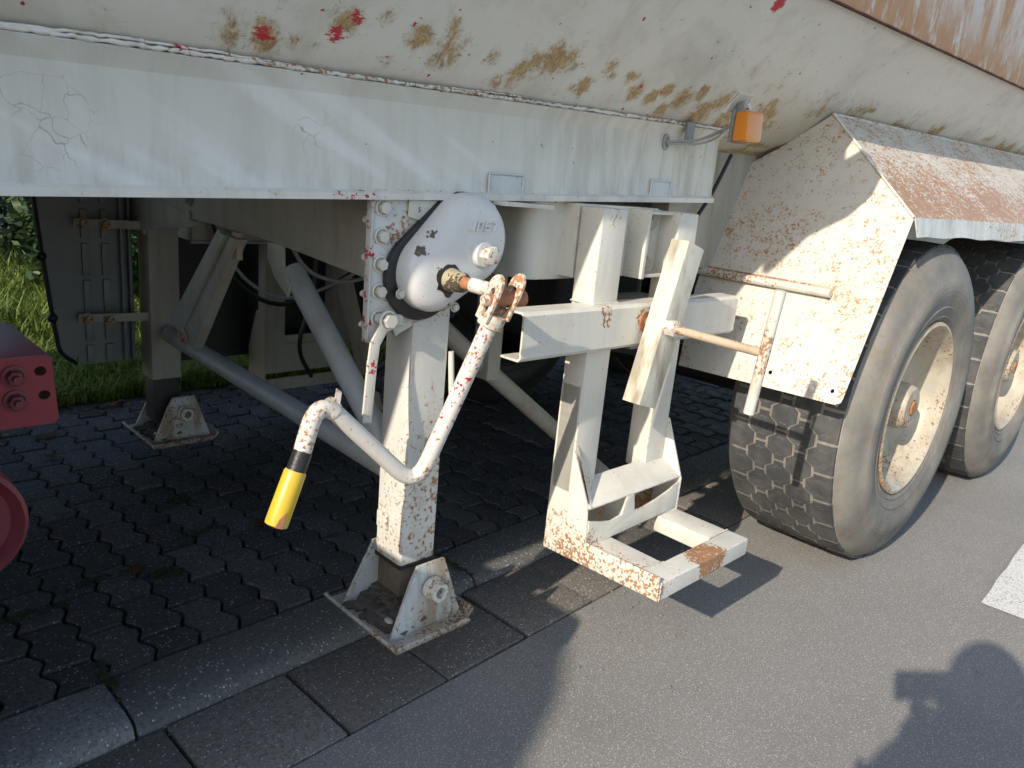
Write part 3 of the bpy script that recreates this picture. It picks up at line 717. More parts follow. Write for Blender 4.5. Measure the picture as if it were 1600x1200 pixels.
# ---- skirt under the tank
bm = BM(); rings = []
xs = [-2.6+i*.09 for i in range(42)]
def seam_z(x): return 1.3195+.0345*(x)
for i, x in enumerate([min(v, 1.0) for v in xs if v < 1.06]):
    b_ = 1.1195+.0386*x; s_ = seam_z(x); xx = x
    xt_ = x+(.045 if x >= 1.0 else 0)
    xb = x-.028 if x >= 1.0 else x
    rings.append([bm.verts.new(p) for p in ((xt_, -.838, s_-.003), (xt_, -.8185, s_-.0285), (xt_, -.8175, s_-.031), (xb, -.820, b_+.018), (xb, -.823, b_+.010), (xb, -.832, b_+.006), (xb, -.832, b_-.001), (xb, -.79, b_-.001))])
for a, b in zip(rings, rings[1:]):
    for k in range(7): bm.faces.new((a[k], a[k+1], b[k+1], b[k])).material_index = 1 if k >= 4 else 0
for k in range(3): pass
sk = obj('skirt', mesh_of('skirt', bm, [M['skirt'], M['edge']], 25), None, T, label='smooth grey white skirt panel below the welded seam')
md = sk.modifiers.new('t', 'SOLIDIFY'); md.thickness = .004; md.offset = -1
# weld bead
bm = BM(); pts = []; rs = []
k = 0
x = -1.2
while x < 1.06:
    pts.append((x, -.839+random.uniform(-.0012, .0012), seam_z(x)+.001+random.uniform(-.0012, .0012))); rs.append(.0034+random.uniform(-.0010, .0012)); x += .008
tube(bm, pts, .005, 8, True, rs)
wb = obj('weld_bead', bm, M['weld'], T, sharp=80)
bm = BM(); pts = []; rs = []; x = -1.2
while x < .2:
    pts.append((x, -.8395+random.uniform(-.001, .001), seam_z(x)+.0045+.003*math.sin(x*9)+random.uniform(-.001, .001))); rs.append(max(.001, .003*(1-(x+1.2)/1.4))+random.uniform(0, .001)); x += .009
tube(bm, pts, .003, 7, True, rs); obj('weld_bead', bm, M['weld'], T, sharp=80)
# diagonal scratch rib by the plate, patch tabs with their feet
for x0 in (.127, .697):
    bm = BM(); w = .10 if x0 < .5 else .085; zb = 1.121+.0386*(x0)
    hexa(bm, [(x0, -.828, zb), (x0+w, -.828, zb), (x0+w, -.822, zb), (x0, -.822, zb), (x0+.004, -.828, zb+.048), (x0+w, -.828, zb+.05), (x0+w, -.820, zb+.05), (x0+.004, -.820, zb+.048)])
    tb = obj('patch_tab', bm, paint('tab_paint', rust=.1, dirt=.25, base=(.56, .60, .60)), T, bevel=.002, label='small welded patch plate on the skirt')
    if x0 < .5:
        bm = BM(); slab(bm, [(x0+.012, -.822, zb-.004), (x0+.02, -.86, zb-.004), (x0+.17, -.865, zb-.006), (x0+.17, -.79, zb-.006), (x0+.012, -.79, zb-.004)], [], (0, 0, -.009)); obj('foot_plate', bm, M['paint'], tb, bevel=.001)
    bm = BM(); pts = []; rs = []
    for (a, b) in (((x0, zb+.0), (x0, zb+.05)), ((x0, zb+.05), (x0+w, zb+.052)), ((x0+w, zb+.052), (x0+w, zb+.0)),):
        for i in range(9): pts.append((a[0]+(b[0]-a[0])*i/8, -.829+random.uniform(-.001, .001), a[1]+(b[1]-a[1])*i/8)); rs.append(random.uniform(.002, .0035))
    tube(bm, pts, .002, 6, True, rs); obj('weld_bead', bm, tb.data.materials[0], tb, sharp=80)

# ---- marker lamp, its bracket, the cable and the small cable bracket
def tz(x, y):      # height of the tank panel at x, y
    ye, ze = edge_at(x); s0 = 1.318+.0305*(x+.2); t = (y+.832)/(ye+.832); return s0+(ze-s0)*(t+.10*t*(t-1))
bm = BM(); bz = tz(.79, -.975)
hexa(bm, [(.757, -.967, 1.376), (.822, -.967, 1.378), (.822, -.974, 1.376), (.757, -.974, 1.374), (.755, -1.010, 1.416), (.824, -1.010, 1.418), (.824, -1.004, 1.424), (.755, -1.004, 1.422)])
br = obj('lamp_bracket', bm, M['paint_clean'], T, bevel=.003)
bm = BM(); box(bm, .782, .808, -1.006, -.990, 1.345, 1.40); obj('clamp', bm, M['galv'], br, bevel=.002)
bolt(br, (.80, -1.006, 1.392), s_=.7); bolt(br, (.79, -1.006, 1.37), s_=.45)
bm = BM(); hexa(bm, [(.772, -1.035, 1.307), (.846, -1.035, 1.310), (.846, -.993, 1.310), (.772, -.993, 1.307), (.776, -1.030, 1.378), (.850, -1.030, 1.383), (.850, -.993, 1.383), (.776, -.993, 1.378)])
lp = obj('marker_lamp', bm, M['orange'], T, bevel=.007, seg=3, label='orange side marker lamp on the tank')
bm = BM(); hexa(bm, [(.770, -.993, 1.303), (.850, -.993, 1.306), (.850, -.984, 1.306), (.770, -.984, 1.303), (.773, -.993, 1.382), (.854, -.993, 1.387), (.854, -.984, 1.387), (.773, -.984, 1.382)]); obj('lamp_base', bm, M['galv'], lp, bevel=.002)
bm = BM(); tube(bm, fillet([(.742, -.828, 1.297), (.745, -.842, 1.299), (.80, -.875, 1.306), (.83, -.90, 1.322), (.80, -.955, 1.338), (.79, -.985, 1.345)], .04), .004, 8); cb = obj('cable', bm, M['cable'], T)
bm = BM(); tube(bm, fillet([(.742, -.828, 1.292), (.748, -.848, 1.293), (.80, -.885, 1.298), (.82, -.92, 1.314), (.795, -.955, 1.33)], .04), .003, 8); obj('cable', bm, M['cable'], T)
bm = BM(); lathe_y(bm, [(.020, 0), (.020, -.003), (.013, -.004), (.012, 0)], 20); obj('cable_grommet', bm, M['cable'], T, mw=Matrix.Translation((.742, -.8235, 1.296)) @ Matrix.Diagonal((.7, 1, 1, 1)))
bm = BM(); slab(bm, [(p_[0]+.275, p_[1], p_[2]+.002) for p_ in [(.517, -.850, 1.350), (.553, -.850, 1.352), (.558, -.846, 1.300), (.520, -.846, 1.298)]], [[(.803+.0035*math.cos(a), -.848, 1.312+.0035*math.sin(a)) for a in [i*PI/4 for i in range(8)]], [(.824+.0035*math.cos(a), -.848, 1.313+.0035*math.sin(a)) for a in [i*PI/4 for i in range(8)]]], (0, .004, 0)); obj('cable_bracket', bm, M['galv'], T)

# ---- front chassis: crossmember gusset between the legs, rails, boxes
bm = BM(); prism_x(bm, -.075, -.062, [(-.775, .935), (-.40, .960), (-.17, .972), (.22, .976), (.41, 1.005), (.78, 1.13), (.78, 1.26), (-.775, 1.26)])
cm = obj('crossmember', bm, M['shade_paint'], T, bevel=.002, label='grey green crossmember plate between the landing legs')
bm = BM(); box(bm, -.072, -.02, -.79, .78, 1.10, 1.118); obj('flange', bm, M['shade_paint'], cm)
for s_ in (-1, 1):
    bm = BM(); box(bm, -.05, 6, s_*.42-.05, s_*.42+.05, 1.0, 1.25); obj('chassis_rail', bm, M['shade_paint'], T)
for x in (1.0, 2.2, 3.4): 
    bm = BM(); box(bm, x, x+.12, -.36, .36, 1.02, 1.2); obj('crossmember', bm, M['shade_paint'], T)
# box behind the rack
def rbox(x0, x1, y0, y1, z0, z1, rad):
    bm = BM(); pts = [(x1, y1), (x0, y1)]
    for i in range(7): a = PI+PI/2*i/6; pts.append((x0+rad+rad*math.cos(a), y0+rad+rad*math.sin(a)))
    pts.append((x1, y0)); return slab(bm, [(p[0], p[1], z0) for p in pts], [], (0, 0, z1-z0))
obj('support_box', rbox(.29, .46, -.80, -.40, .945, 1.125, .045), M['paint_rack'], T, sharp=30)
obj('support_box', rbox(.402, .72, -.845, -.45, .955, 1.128, .006), M['paint_rack'], T, sharp=30)
bm = BM(); box(bm, .60, .612, -.905, -.845, .955, 1.125); box(bm, .612, .72, -.857, -.845, .955, 1.125); box(bm, .612, .712, -.90, -.857, 1.115, 1.122); box(bm, .612, .712, -.90, -.857, .958, .966)
bb = obj('bolted_bracket', bm, M['paint'], T, bevel=.002)
for z_ in (.99, 1.09): bolt(bb, (.665, -.857, z_), me=BOLT_D, s_=1.15)

# ---- landing legs
def leg_outer(bm, cx, cy, w, z0, z1):
    box(bm, cx-w, cx+w, cy-w, cy+w, z0, z1)
def foot(parent, cx, cy, s_):
    z0 = .165
    bm = BM()      # base plate with one upturned front lip, chamfered corners
    x0, x1, y0, y1 = cx-.112, cx+.112, cy-.135, cy+.135
    pts = [(x0, y0), (x1-.02, y0), (x1, y0+.02), (x1, y1-.02), (x1-.02, y1), (x0, y1)]
    slab(bm, [(p[0], p[1], z0) for p in pts], [], (0, 0, .008))
    hexa(bm, [(x0-.002, y0, z0+.004), (x0+.006, y0, z0), (x0+.006, y1, z0), (x0-.002, y1, z0+.004), (x0-.016, y0, z0+.022), (x0-.009, y0, z0+.026), (x0-.009, y1, z0+.026), (x0-.016, y1, z0+.022)])
    hexa(bm, [(x1-.006, y0+.02, z0), (x1+.004, y0+.02, z0+.004), (x1+.004, y1-.02, z0+.004), (x1-.006, y1-.02, z0), (x1+.008, y0+.02, z0+.024), (x1+.016, y0+.02, z0+.02), (x1+.016, y1-.02, z0+.02), (x1+.008, y1-.02, z0+.024)])
    hexa(bm, [(x0, y0-.001, z0+.001), (x1-.02, y0-.001, z0+.001), (x1-.02, y0+.008, z0), (x0, y0+.008, z0), (x0, y0-.008, z0+.014), (x1-.02, y0-.008, z0+.014), (x1-.02, y0+.001, z0+.018), (x0, y0+.001, z0+.018)])
    fb = obj('foot_plate', bm, paint('foot_paint', rust=1.4, dirt=1.5, base=(.42, .41, .37), red=.2, edge=.6, rustcol=((.20, .10, .05), (.11, .06, .04))), parent, bevel=.0015)
    for e, yy in ((-1, cy-.098), (1, cy+.098)):
        bm = BM(); inner = -e*.028
        A = [(cx-.10, yy, z0+.008), (cx+.10, yy, z0+.008), (cx+.062, yy-e*.010, z0+.125), (cx+.050, yy-e*.013, z0+.160), (cx-.026, yy-e*.013, z0+.160), (cx-.045, yy-e*.010, z0+.13)]
        if e == 1: A = [(cx-.10, yy, z0+.008), (cx+.10, yy, z0+.008), (cx+.045, yy-e*.010, z0+.14), (cx+.032, yy-e*.013, z0+.160), (cx-.032, yy-e*.013, z0+.160), (cx-.045, yy-e*.010, z0+.13)]
        slab(bm, A, [], (0, -e*.009, 0))
        obj('foot_side', bm, paint('foot_side_paint', rust=.8, dirt=1.3, base=(.50, .53, .53), edge=.8, rustcol=((.22, .12, .07), (.10, .06, .05)), redspots=[((cx-.04, yy, z0+.07), .03, .7)]), parent, bevel=.002)
    bm = BM()
    lathe_y(bm, [(.013, -.085), (.013, -.128), (.022, -.128), (.022, -.105), (.026, -.104), (.026, -.095)], 20)
    pin = obj('foot_pin', bm, M['paint_leg'], parent, mw=Matrix.Translation((cx+.008, cy, z0+.105)))
    bm = BM(); rnd = random.Random(3)       # caked mud and stones in the foot
    for _ in range(90):
        px, py = rnd.uniform(-.09, .0), rnd.uniform(-.085, .085)
        bmesh.ops.create_icosphere(bm, subdivisions=1, radius=rnd.uniform(.008, .022), matrix=Matrix.Translation((cx+px, cy+py, z0+.008+max(0, .03*(px+.09)/.09))) @ Matrix.Rotation(rnd.random()*3, 4, 'Z') @ Matrix.Diagonal((1.3, .9, .45, 1)))
    for v in bm.verts: v.co += Vector((rnd.uniform(-1, 1), rnd.uniform(-1, 1), rnd.uniform(-1, 1)))*.0025
    obj('caked_mud', mesh_of('caked_mud', bm, M['dirt'], 25), None, parent, kind='stuff')
    bm = BM(); bmesh.ops.create_icosphere(bm, subdivisions=2, radius=.009, matrix=Matrix.Translation((cx-.072, cy-.05, z0+.026)) @ Matrix.Diagonal((1, 1.5, .6, 1))); obj('pebble', bm, plain('pale_pebble', (.4, .39, .36)), parent)

CX, CY = .008, -.772
bm = BM(); W = .0485
leg_outer(bm, CX, CY, W, .312, 1.11)
leg = obj('landing_leg', bm, M['paint_leg'], T, bevel=.009, seg=3, label='near landing leg, square rust speckled tube with a gearbox on top')
bm = BM(); box(bm, CX-.043, CX+.043, CY-.043, CY+.043, .235, .33); it = obj('inner_tube', bm, M['brown_steel'], leg, bevel=.006)
bm = BM(); pts = []
box(bm, CX-.0495, CX+.0495, CY-.0495, CY+.0495, .306, .318); obj('grease_edge', bm, M['dark_metal'], leg, bevel=.004)
foot(leg, CX, CY, -1)
bm = BM(); box(bm, CX-.055, CX-.045, CY+.0, CY+.04, .385, .425); obj('weld_lug', bm, M['paint_leg'], leg, bevel=.003)
# bolt plate with its bolts
bm = BM(); slab(bm, [(-.153, -.820, 1.125), (.04, -.820, 1.131), (.04, -.820, .90), (-.085, -.820, .845), (-.095, -.820, .865), (-.12, -.820, .858), (-.15, -.820, .835)], [], (0, .01, 0))
hexa(bm, [(-.156, -.824, .838), (-.152, -.824, .838), (-.152, -.806, .838), (-.156, -.806, .838), (-.156, -.824, 1.124), (-.152, -.824, 1.124), (-.152, -.806, 1.124), (-.156, -.806, 1.124)])
bp = obj('bolt_plate', bm, M['paint_plate'], T, bevel=.0015, label='rusty bolt plate beside the gearbox')
for i, z_ in enumerate((1.095, 1.042, .989, .937, .885)): bolt(bp, (-.131, -.821, z_), s_=.98)
for z_ in (1.07, 1.0, .93, .87): bolt(bp, (-.152, -.800, z_), '-x', s_=.42)
bm = BM(); slab(bm, [(-.073, -.826, 1.112), (.0, -.826, 1.114), (.0, -.826, 1.082), (-.015, -.826, 1.068), (-.073, -.826, 1.080)], [], (0, .003, 0)); obj('type_plate', bm, M['paint_clean'], bp, bevel=.001)
bm = BM(); prism_y(bm, -.8275, -.8262, [(-.028, 1.072), (-.004, 1.078), (-.001, 1.086), (-.012, 1.094), (-.02, 1.086), (-.03, 1.088)]); obj('bare_patch', bm, M['galv'], bp)
cur = bpy.data.curves.new('digit', 'FONT'); cur.body = '5'; cur.size = .013; cur.extrude = .0004
def text_mesh(body, size, ext, name, bevel=0):
    c = bpy.data.curves.new(name, 'FONT'); c.body = body; c.size = size; c.extrude = ext; c.bevel_depth = bevel; c.bevel_resolution = 1; c.align_x = 'CENTER'
    o = bpy.data.objects.new(name, c); COL.objects.link(o); bpy.context.view_layer.update()
    me = bpy.data.meshes.new_from_object(o.evaluated_get(bpy.context.evaluated_depsgraph_get())); bpy.data.objects.remove(o); return me
me = text_mesh('5', .014, .0004, 'digit'); me.materials.append(M['dark_metal'])
obj('digit', me, None, bp, mw=Matrix.Translation((-.048, -.8266, 1.090)) @ Matrix.Rotation(PI/2, 4, 'X'))

# ---- gearbox
fl = hull2((.058, 1.036), .099, (-.036, .966), .0895)
cv = hull2((.064, 1.040), .091, (-.009, .985), .067)
bm = BM(); prism_y(bm, -.834, -.822, fl)
gf = obj('gearbox', bm, M['black_paint'], T, bevel=.003, label='gearbox of the near landing leg, black flange and rounded light cover')
# cover: rings of shrinking outline
bm = BM(); cx_, cz_ = sum(p[0] for p in cv)/len(cv), sum(p[1] for p in cv)/len(cv)
rings = []
def outl(ins): return hull2((.060, 1.040), .094-ins, (-.024, .975), .078-ins)
N_ = None
import itertools
base = outl(0)
def inset_ring(ins, y):
    # move every base point towards the segment between both circle centres
    r = []
    a, b = Vector((.060, 1.040)), Vector((-.024, .975)); ab = b-a
    for p in base:
        P = Vector(p); t = max(0, min(1, (P-a).dot(ab)/ab.length_squared)); q = a+ab*t; d = (P-q); l = d.length
        r.append((q+d*((l-ins)/l), y))
    return [bm.verts.new((p.x, y, p.y)) for p, y in r]
prof = [(0, -.834), (.000, -.852), (.003, -.864), (.009, -.873), (.018, -.879), (.030, -.882), (.045, -.883)]
rings = [inset_ring(i, y) for i, y in prof]
for a, b in zip(rings, rings[1:]):
    for k in range(len(a)): bm.faces.new((a[k], a[(k+1) % len(a)], b[(k+1) % len(a)], b[k]))
bm.faces.new(rings[-1])
obj('gearbox_cover', mesh_of('gearbox_cover', bm, M['paint_gear'], 50), None, gf)
# black scorched paint patches round the left rim of the cover
def letter(strokes, x0):
    bm = BM()
    for (xa, za, xb, zb) in strokes:
        q = [(xa, za), (xb, za), (xb, zb), (xa, zb)]
        prism_y(bm, -.8815, -.8878, [(x0+px_*.019+pz_*.0055, 1.062+pz_*.0205) for px_, pz_ in q])
    me_ = mesh_of('letter', bm, M['paint_gear'], 30, .0006, 1); obj('letter', me_, None, gf)
k_ = .22
letter([(.55, 0, .80, 1), (0, 0, .55, k_)], .030)
letter([(0, 0, k_, 1), (.62, 0, .84, 1), (k_, 0, .62, k_), (k_, .78, .62, 1)], .050)
letter([(0, 0, .8, k_), (0, .4, .8, .6), (0, .78, .8, 1), (.58, .2, .8, .42), (0, .58, k_, .8)], .071)
letter([(0, .78, .9, 1), (.34, 0, .56, .78)], .091)
for (x, z_) in ((.125, 1.105), (-.055, 1.042), (-.098, .935), (.03, .905)): bolt(gf, (x, -.845 if x != .03 else -.86, z_), s_=.62)
bm = BM(); lathe_y(bm, [(.027, 0), (.027, -.010), (.024, -.013)], 28, close=True); box(bm, 0, .001, -.001, 0, 0, .001); gb = obj('boss', bm, M['paint_gear'], gf, mw=Matrix.Translation((.073, -.882, 1.016)))
bm = BM(); prism_y(bm, -.894, -.918, [(.076+.0195*math.cos(PI/3*i+.2), 1.016+.0195*math.sin(PI/3*i+.2)) for i in range(6)]); obj('cover_bolt', bm, M['paint_crank'], gf, bevel=.002)
# dark oily patch and bearing sleeve round the shaft
sxx, szz = -.006, .966
rnd = random.Random(9); bm = BM(); prism_y(bm, -.8828, -.8842, [(sxx+.031*(1+rnd.uniform(-.18, .22))*math.cos(2*PI*i/22)-.004, szz+.031*(1+rnd.uniform(-.18, .22))*math.sin(2*PI*i/22)) for i in range(22)]); obj('oil_ring', bm, M['black_paint'], gf)
bm = BM(); lathe_y(bm, [(.0235, 0), (.0235, -.008), (.021, -.020), (.020, -.040), (.016, -.044)], 24, close=True)
obj('bearing_sleeve', bm, paint('greasy_sleeve', rust=1.6, dirt=.9, base=(.36, .33, .22), rustcol=((.02, .018, .016), (.03, .025, .02)), floor=.42), gf, mw=Matrix.Translation((sxx, -.882, szz)))
bm = BM(); tube(bm, [(sxx, -.92, szz), (sxx+.001, -.955, szz)], .0125, 16); obj('shaft', bm, M['rust'], gf)

# ---- crank: connector sleeve, clevis, bent tube, yellow grip
J = Vector((sxx+.018, -1.012, .948))
bm = BM(); tube(bm, [(sxx+.001, -.948, szz), (sxx+.008, -.995, szz-.003)], .0145, 16)
cr = obj('crank_handle', bm, M['paint_crank'], T, label='bent crank handle folded down with a yellow grip')
D = (Vector((-.075, -.905, .545))-J).normalized()         # direction the crank hangs
bm = BM()
side = Vector((.95, -.16, .04)).normalized(); fy = D.cross(side).normalized()
M['fork'] = paint('fork_paint', edge=0, rust=1.3, red=.2, dirt=.3, base=(.64, .60, .52), rustcol=((.42, .19, .08), (.25, .09, .04)), floor=.47)
for e in (-1, 1):        # two slotted fork cheeks
    bm = BM()
    c = J+side*e*.021
    def pt(u, w): return c+(-D)*u+fy*w
    out = [pt(.030*math.sin(a)+.022, .021*math.cos(a)) for a in [PI*i/10 for i in range(11)]]+[pt(-.040, -.019), pt(-.040, .019)]
    hole = [pt(.008*math.sin(a)+.018*(1 if math.sin(a) > 0 else -1)+.0, .0075*math.cos(a)) for a in [2*PI*i/14 for i in range(14)]]
    slab(bm, out, [hole], side*e*.006); obj('fork_cheek', bm, M['fork'], cr, sharp=40)
bm = BM(); tube(bm, [J+D*.030, J+D*.056], .0255, 18); obj('fork_base', bm, M['fork'], cr, bevel=.003)
bm = BM(); tube(bm, [J-side*.030, J+side*.026, J+side*.027, J+side*.052], .0135, 16, True, [.0125, .0125, .0165, .0165]); obj('fork_pin', bm, M['rust'], cr)
bm = BM(); tube(bm, [J-side*.040, J-side*.026], .0105, 14); obj('pin_head', bm, M['paint_crank'], cr)
bm = BM(); tube(bm, [J+side*.050, J+side*.0545], .0105, 12); obj('pin_end', bm, M['paint_crank'], cr)
bm = BM(); tube(bm, [J+D*.026-side*.03, J+D*.026+side*.03], .005, 10); obj('split_pin', bm, M['rusty_rod'], cr)
path = [J+D*.048, (-.062, -.930, .742), (-.118, -.905, .600), (-.280, -.862, .731), (-.338, -.880, .720), (-.350, -.890, .680), (-.372, -.900, .640)]
P2 = [Vector(p) for p in path]
p_all = [P2[0]]+fillet([P2[0], (-.103, -.908, .596), (-.178, -.886, .622), (-.290, -.862, .742)], .055, 8)[1:-1]
path = fillet([P2[0], Vector((-.078, -.905, .548)), Vector((-.292, -.880, .762)), Vector((-.335, -.895, .655))], .065, 9)
bm = BM(); tube(bm, path, .0165, 18); obj('crank_tube', bm, M['paint_crank'], cr, sharp=60)
E0, E1 = Vector((-.331, -.894, .665)), Vector((-.376, -.90, .560))
dd = (E1-E0).normalized(); 
bm = BM(); tube(bm, [E0-dd*.006, E0+dd*.034], .0175, 18); obj('black_collar', bm, M['black_paint'], cr)
bm = BM(); tube(bm, [E0+dd*.030, E0+dd*.034, E0+dd*.125, E0+dd*.131, E0+dd*.133], .0195, 20, True, [.0185, .0200, .0210, .0205, .017]); obj('grip', bm, M['yellow'], cr, label='yellow plastic grip with a torn end')
bm = BM(); q0 = E0+dd*.132; sd = Vector((-.35, -.9, -.2)); sd = (sd-dd*sd.dot(dd)).normalized(); sw = dd.cross(sd)
slab(bm, [q0+sd*.0213-sw*.006, q0+sd*.0213+sw*.008, q0+sd*.0205+sw*.004-dd*.016, q0+sd*.021-sw*.003-dd*.030], [], sd*.0008); obj('grip_tear', bm, M['rust'], cr)
# wire clip on the crank and the strap that holds it
mm = Vector((-.262, -.8835, .732))
u = (Vector((-.292, -.880, .762))-Vector((-.078, -.905, .548))).normalized()
bm = BM(); tube(bm, [mm-u*.002, mm+u*.020], .0185, 16, False); nn = Vector((0, -.3, 1)).cross(u).normalized(); w_ = u.cross(nn).normalized()
hexa(bm, [mm+u*.004+w_*.017-nn*.004, mm+u*.018+w_*.017-nn*.004, mm+u*.018+w_*.017+nn*.004, mm+u*.004+w_*.017+nn*.004, mm+u*.022+w_*.036-nn*.003, mm+u*.034+w_*.034-nn*.003, mm+u*.034+w_*.034+nn*.003, mm+u*.022+w_*.036+nn*.003])
obj('clip_band', bm, M['paint_crank'], cr)
bm = BM()
def flat(a, b, w, t): beam(bm, a, b, w, t, (0, 1, 0))
for a, b in (((-.122, -.835, .885), (-.126, -.835, .862)), ((-.126, -.835, .868), (-.146, -.838, .838)), ((-.146, -.838, .842), (-.152, -.84, .80)), ((-.152, -.84, .806), (-.168, -.852, .685)), ):
    beam(bm, a, b, .020, .006, (0, 1, 0)) if False else beam(bm, a, b, .006 if False else .022, .006, (0, 1, 0))
obj('holding_strap', bm, paint('strap_paint', rust=1.0, red=.9, dirt=.4, redspots=[((-.156, -.84, .79), .03, .9), ((-.15, -.84, .84), .02, .8)]), T, bevel=.0015, label='flat steel strap hanging beside the near leg')
bm = BM(); beam(bm, (-.122, -.832, .880), (-.075, -.828, .880), .022, .006, (0, 1, 0)); bs = obj('strap_arm', bm, M['paint_plate'], T); bolt(bs, (-.118, -.836, .882), s_=1.2)
# small hook rod right of the leg
bm = BM(); tube(bm, fillet([(.064, -.82, .80), (.066, -.83, .70), (.064, -.845, .668), (.040, -.86, .645)], .02), .0065, 10); obj('hook_rod', bm, M['paint'], T)

# ---- braces between the legs
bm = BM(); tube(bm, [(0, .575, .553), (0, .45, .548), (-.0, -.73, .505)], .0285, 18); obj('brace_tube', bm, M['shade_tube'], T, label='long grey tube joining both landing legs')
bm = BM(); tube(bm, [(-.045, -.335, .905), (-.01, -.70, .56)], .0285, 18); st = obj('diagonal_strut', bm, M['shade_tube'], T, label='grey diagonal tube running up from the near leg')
bm = BM(); prism_x(bm, -.076, -.068, [(-.265, .965), (-.335, .965), (-.345, .91), (-.375, .88), (-.365, .845), (-.30, .885), (-.265, .925)]); obj('gusset', bm, M['shade_paint'], st, bevel=.001)
bm = BM()      # pressed channel arm from the crossmember down to the far leg
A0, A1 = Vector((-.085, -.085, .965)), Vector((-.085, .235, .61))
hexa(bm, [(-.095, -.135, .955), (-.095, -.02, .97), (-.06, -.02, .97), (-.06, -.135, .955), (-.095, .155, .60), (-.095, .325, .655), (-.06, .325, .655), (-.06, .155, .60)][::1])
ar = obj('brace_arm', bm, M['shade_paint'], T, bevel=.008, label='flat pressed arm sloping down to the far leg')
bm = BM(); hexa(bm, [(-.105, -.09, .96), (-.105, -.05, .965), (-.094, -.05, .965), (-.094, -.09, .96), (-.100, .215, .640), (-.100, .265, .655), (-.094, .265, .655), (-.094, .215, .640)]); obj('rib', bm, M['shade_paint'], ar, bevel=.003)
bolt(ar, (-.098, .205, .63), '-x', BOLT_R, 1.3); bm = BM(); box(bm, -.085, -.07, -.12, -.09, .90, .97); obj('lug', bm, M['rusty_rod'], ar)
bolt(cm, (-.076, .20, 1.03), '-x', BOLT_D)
# lower side strut towards the rack, with upright
bm = BM(); tube(bm, [(.15, -.62, .84), (.347, -.62, .69), (1.03, -.62, .19)], .024, 14); obj('lower_strut', bm, M['shade_paint'], T, label='pale strut sloping down behind the rack')
bm = BM(); box(bm, .33, .375, -.66, -.60, .66, .96); obj('strut_post', bm, M['shade_paint'], T, bevel=.003)

# air hoses, toolbox, dark bits and an added dark sheet under the body
for k_, pts_ in enumerate([[(.05, .35, 1.0), (.10, .30, .80), (.30, .35, .68), (.55, .30, .78), (.80, .20, 1.0)], [(.15, .60, 1.0), (.20, .55, .72), (.45, .60, .60), (.75, .50, .80), (1.0, .4, 1.0)],
                          [(0, -.2, 1.0), (.12, -.1, .86), (.35, 0, .80), (.6, -.1, .95)], [(.55, .62, 1.02), (.58, .60, .7), (.50, .62, .45), (.62, .7, .3)], [(.2, .1, 1.0), (.5, .15, .88), (.9, .1, .84), (1.3, .2, .95)]]):
    bm = BM(); tube(bm, fillet(pts_, .2, 6), .009 if k_ % 2 else .006, 8); obj('air_hose', bm, M['black_paint'] if k_ % 2 else M['cable'], T)
bm = BM(); box(bm, .10, .40, .62, .95, .86, .985); tbx = obj('toolbox', bm, M['shade_paint'], T, bevel=.01)
bm = BM(); box(bm, .095, .405, .612, .62, .855, .862); obj('lid_edge', bm, M['shade_tube'], tbx)
bm = BM(); box(bm, .10, 1.25, .995, 1.003, .34, 1.12); obj('rubber_side_flap', bm, M['black_paint'], T, label='dark sheet closing the far side under the body')  # black sheet added to darken the view through under the body
bm = BM(); beam(bm, (.95, .70, .10), (.62, .62, 1.0), .05, .05); obj('far_brace', bm, M['shade_paint'], T)
bm = BM(); tube(bm, [(.95, .2, .62), (.35, -.1, .52), (.18, -.45, .60)], .02, 10); obj('link_rod', bm, M['dark_metal'], T)
# ---- far landing leg with plate
FY = .655
bm = BM(); leg_outer(bm, 0, FY, .0505, .385, 1.02); leg2 = obj('landing_leg', bm, M['shade_paint'], T, bevel=.008, label='far landing leg in the shade under the body')
bm = BM(); box(bm, -.044, .044, FY-.044, FY+.044, .23, .39); obj('inner_tube', bm, M['dark_metal'], leg2, bevel=.006)
foot(leg2, .03, FY, -1)
bm = BM(); prism_x(bm, -.064, -.054, [(.15, 1.02), (.18, .955), (.60, .90), (.60, .885), (.80, .875), (.80, 1.12), (.15, 1.12)]); gp = obj('gusset_plate', bm, M['shade_paint'], leg2, bevel=.002)
for (y_, z_) in ((.745, 1.03), (.745, .97), (.20, .985)): bolt(leg2, (-.064, y_, z_), '-x', BOLT_D, 1.1)
for z_, e in ((.912, .004), (.610, .012)):
    bm = BM(); hexa(bm, [(-.245, FY+.035, z_-.014-e), (.05, FY-.062, z_-.014), (.05, FY-.056, z_-.014), (-.245, FY+.041, z_-.014-e), (-.245, FY+.035, z_+.014-e), (.05, FY-.062, z_+.014), (.05, FY-.056, z_+.014), (-.245, FY+.041, z_+.014-e)])
    sb = obj('strap_bar', bm, M['shade_paint'], leg2, bevel=.001)
    for x_ in (-.22, -.16): bolt(leg2, (x_, FY+.008 if x_ > -.2 else FY+.028, z_-e), me=BOLT_R, s_=1.2)
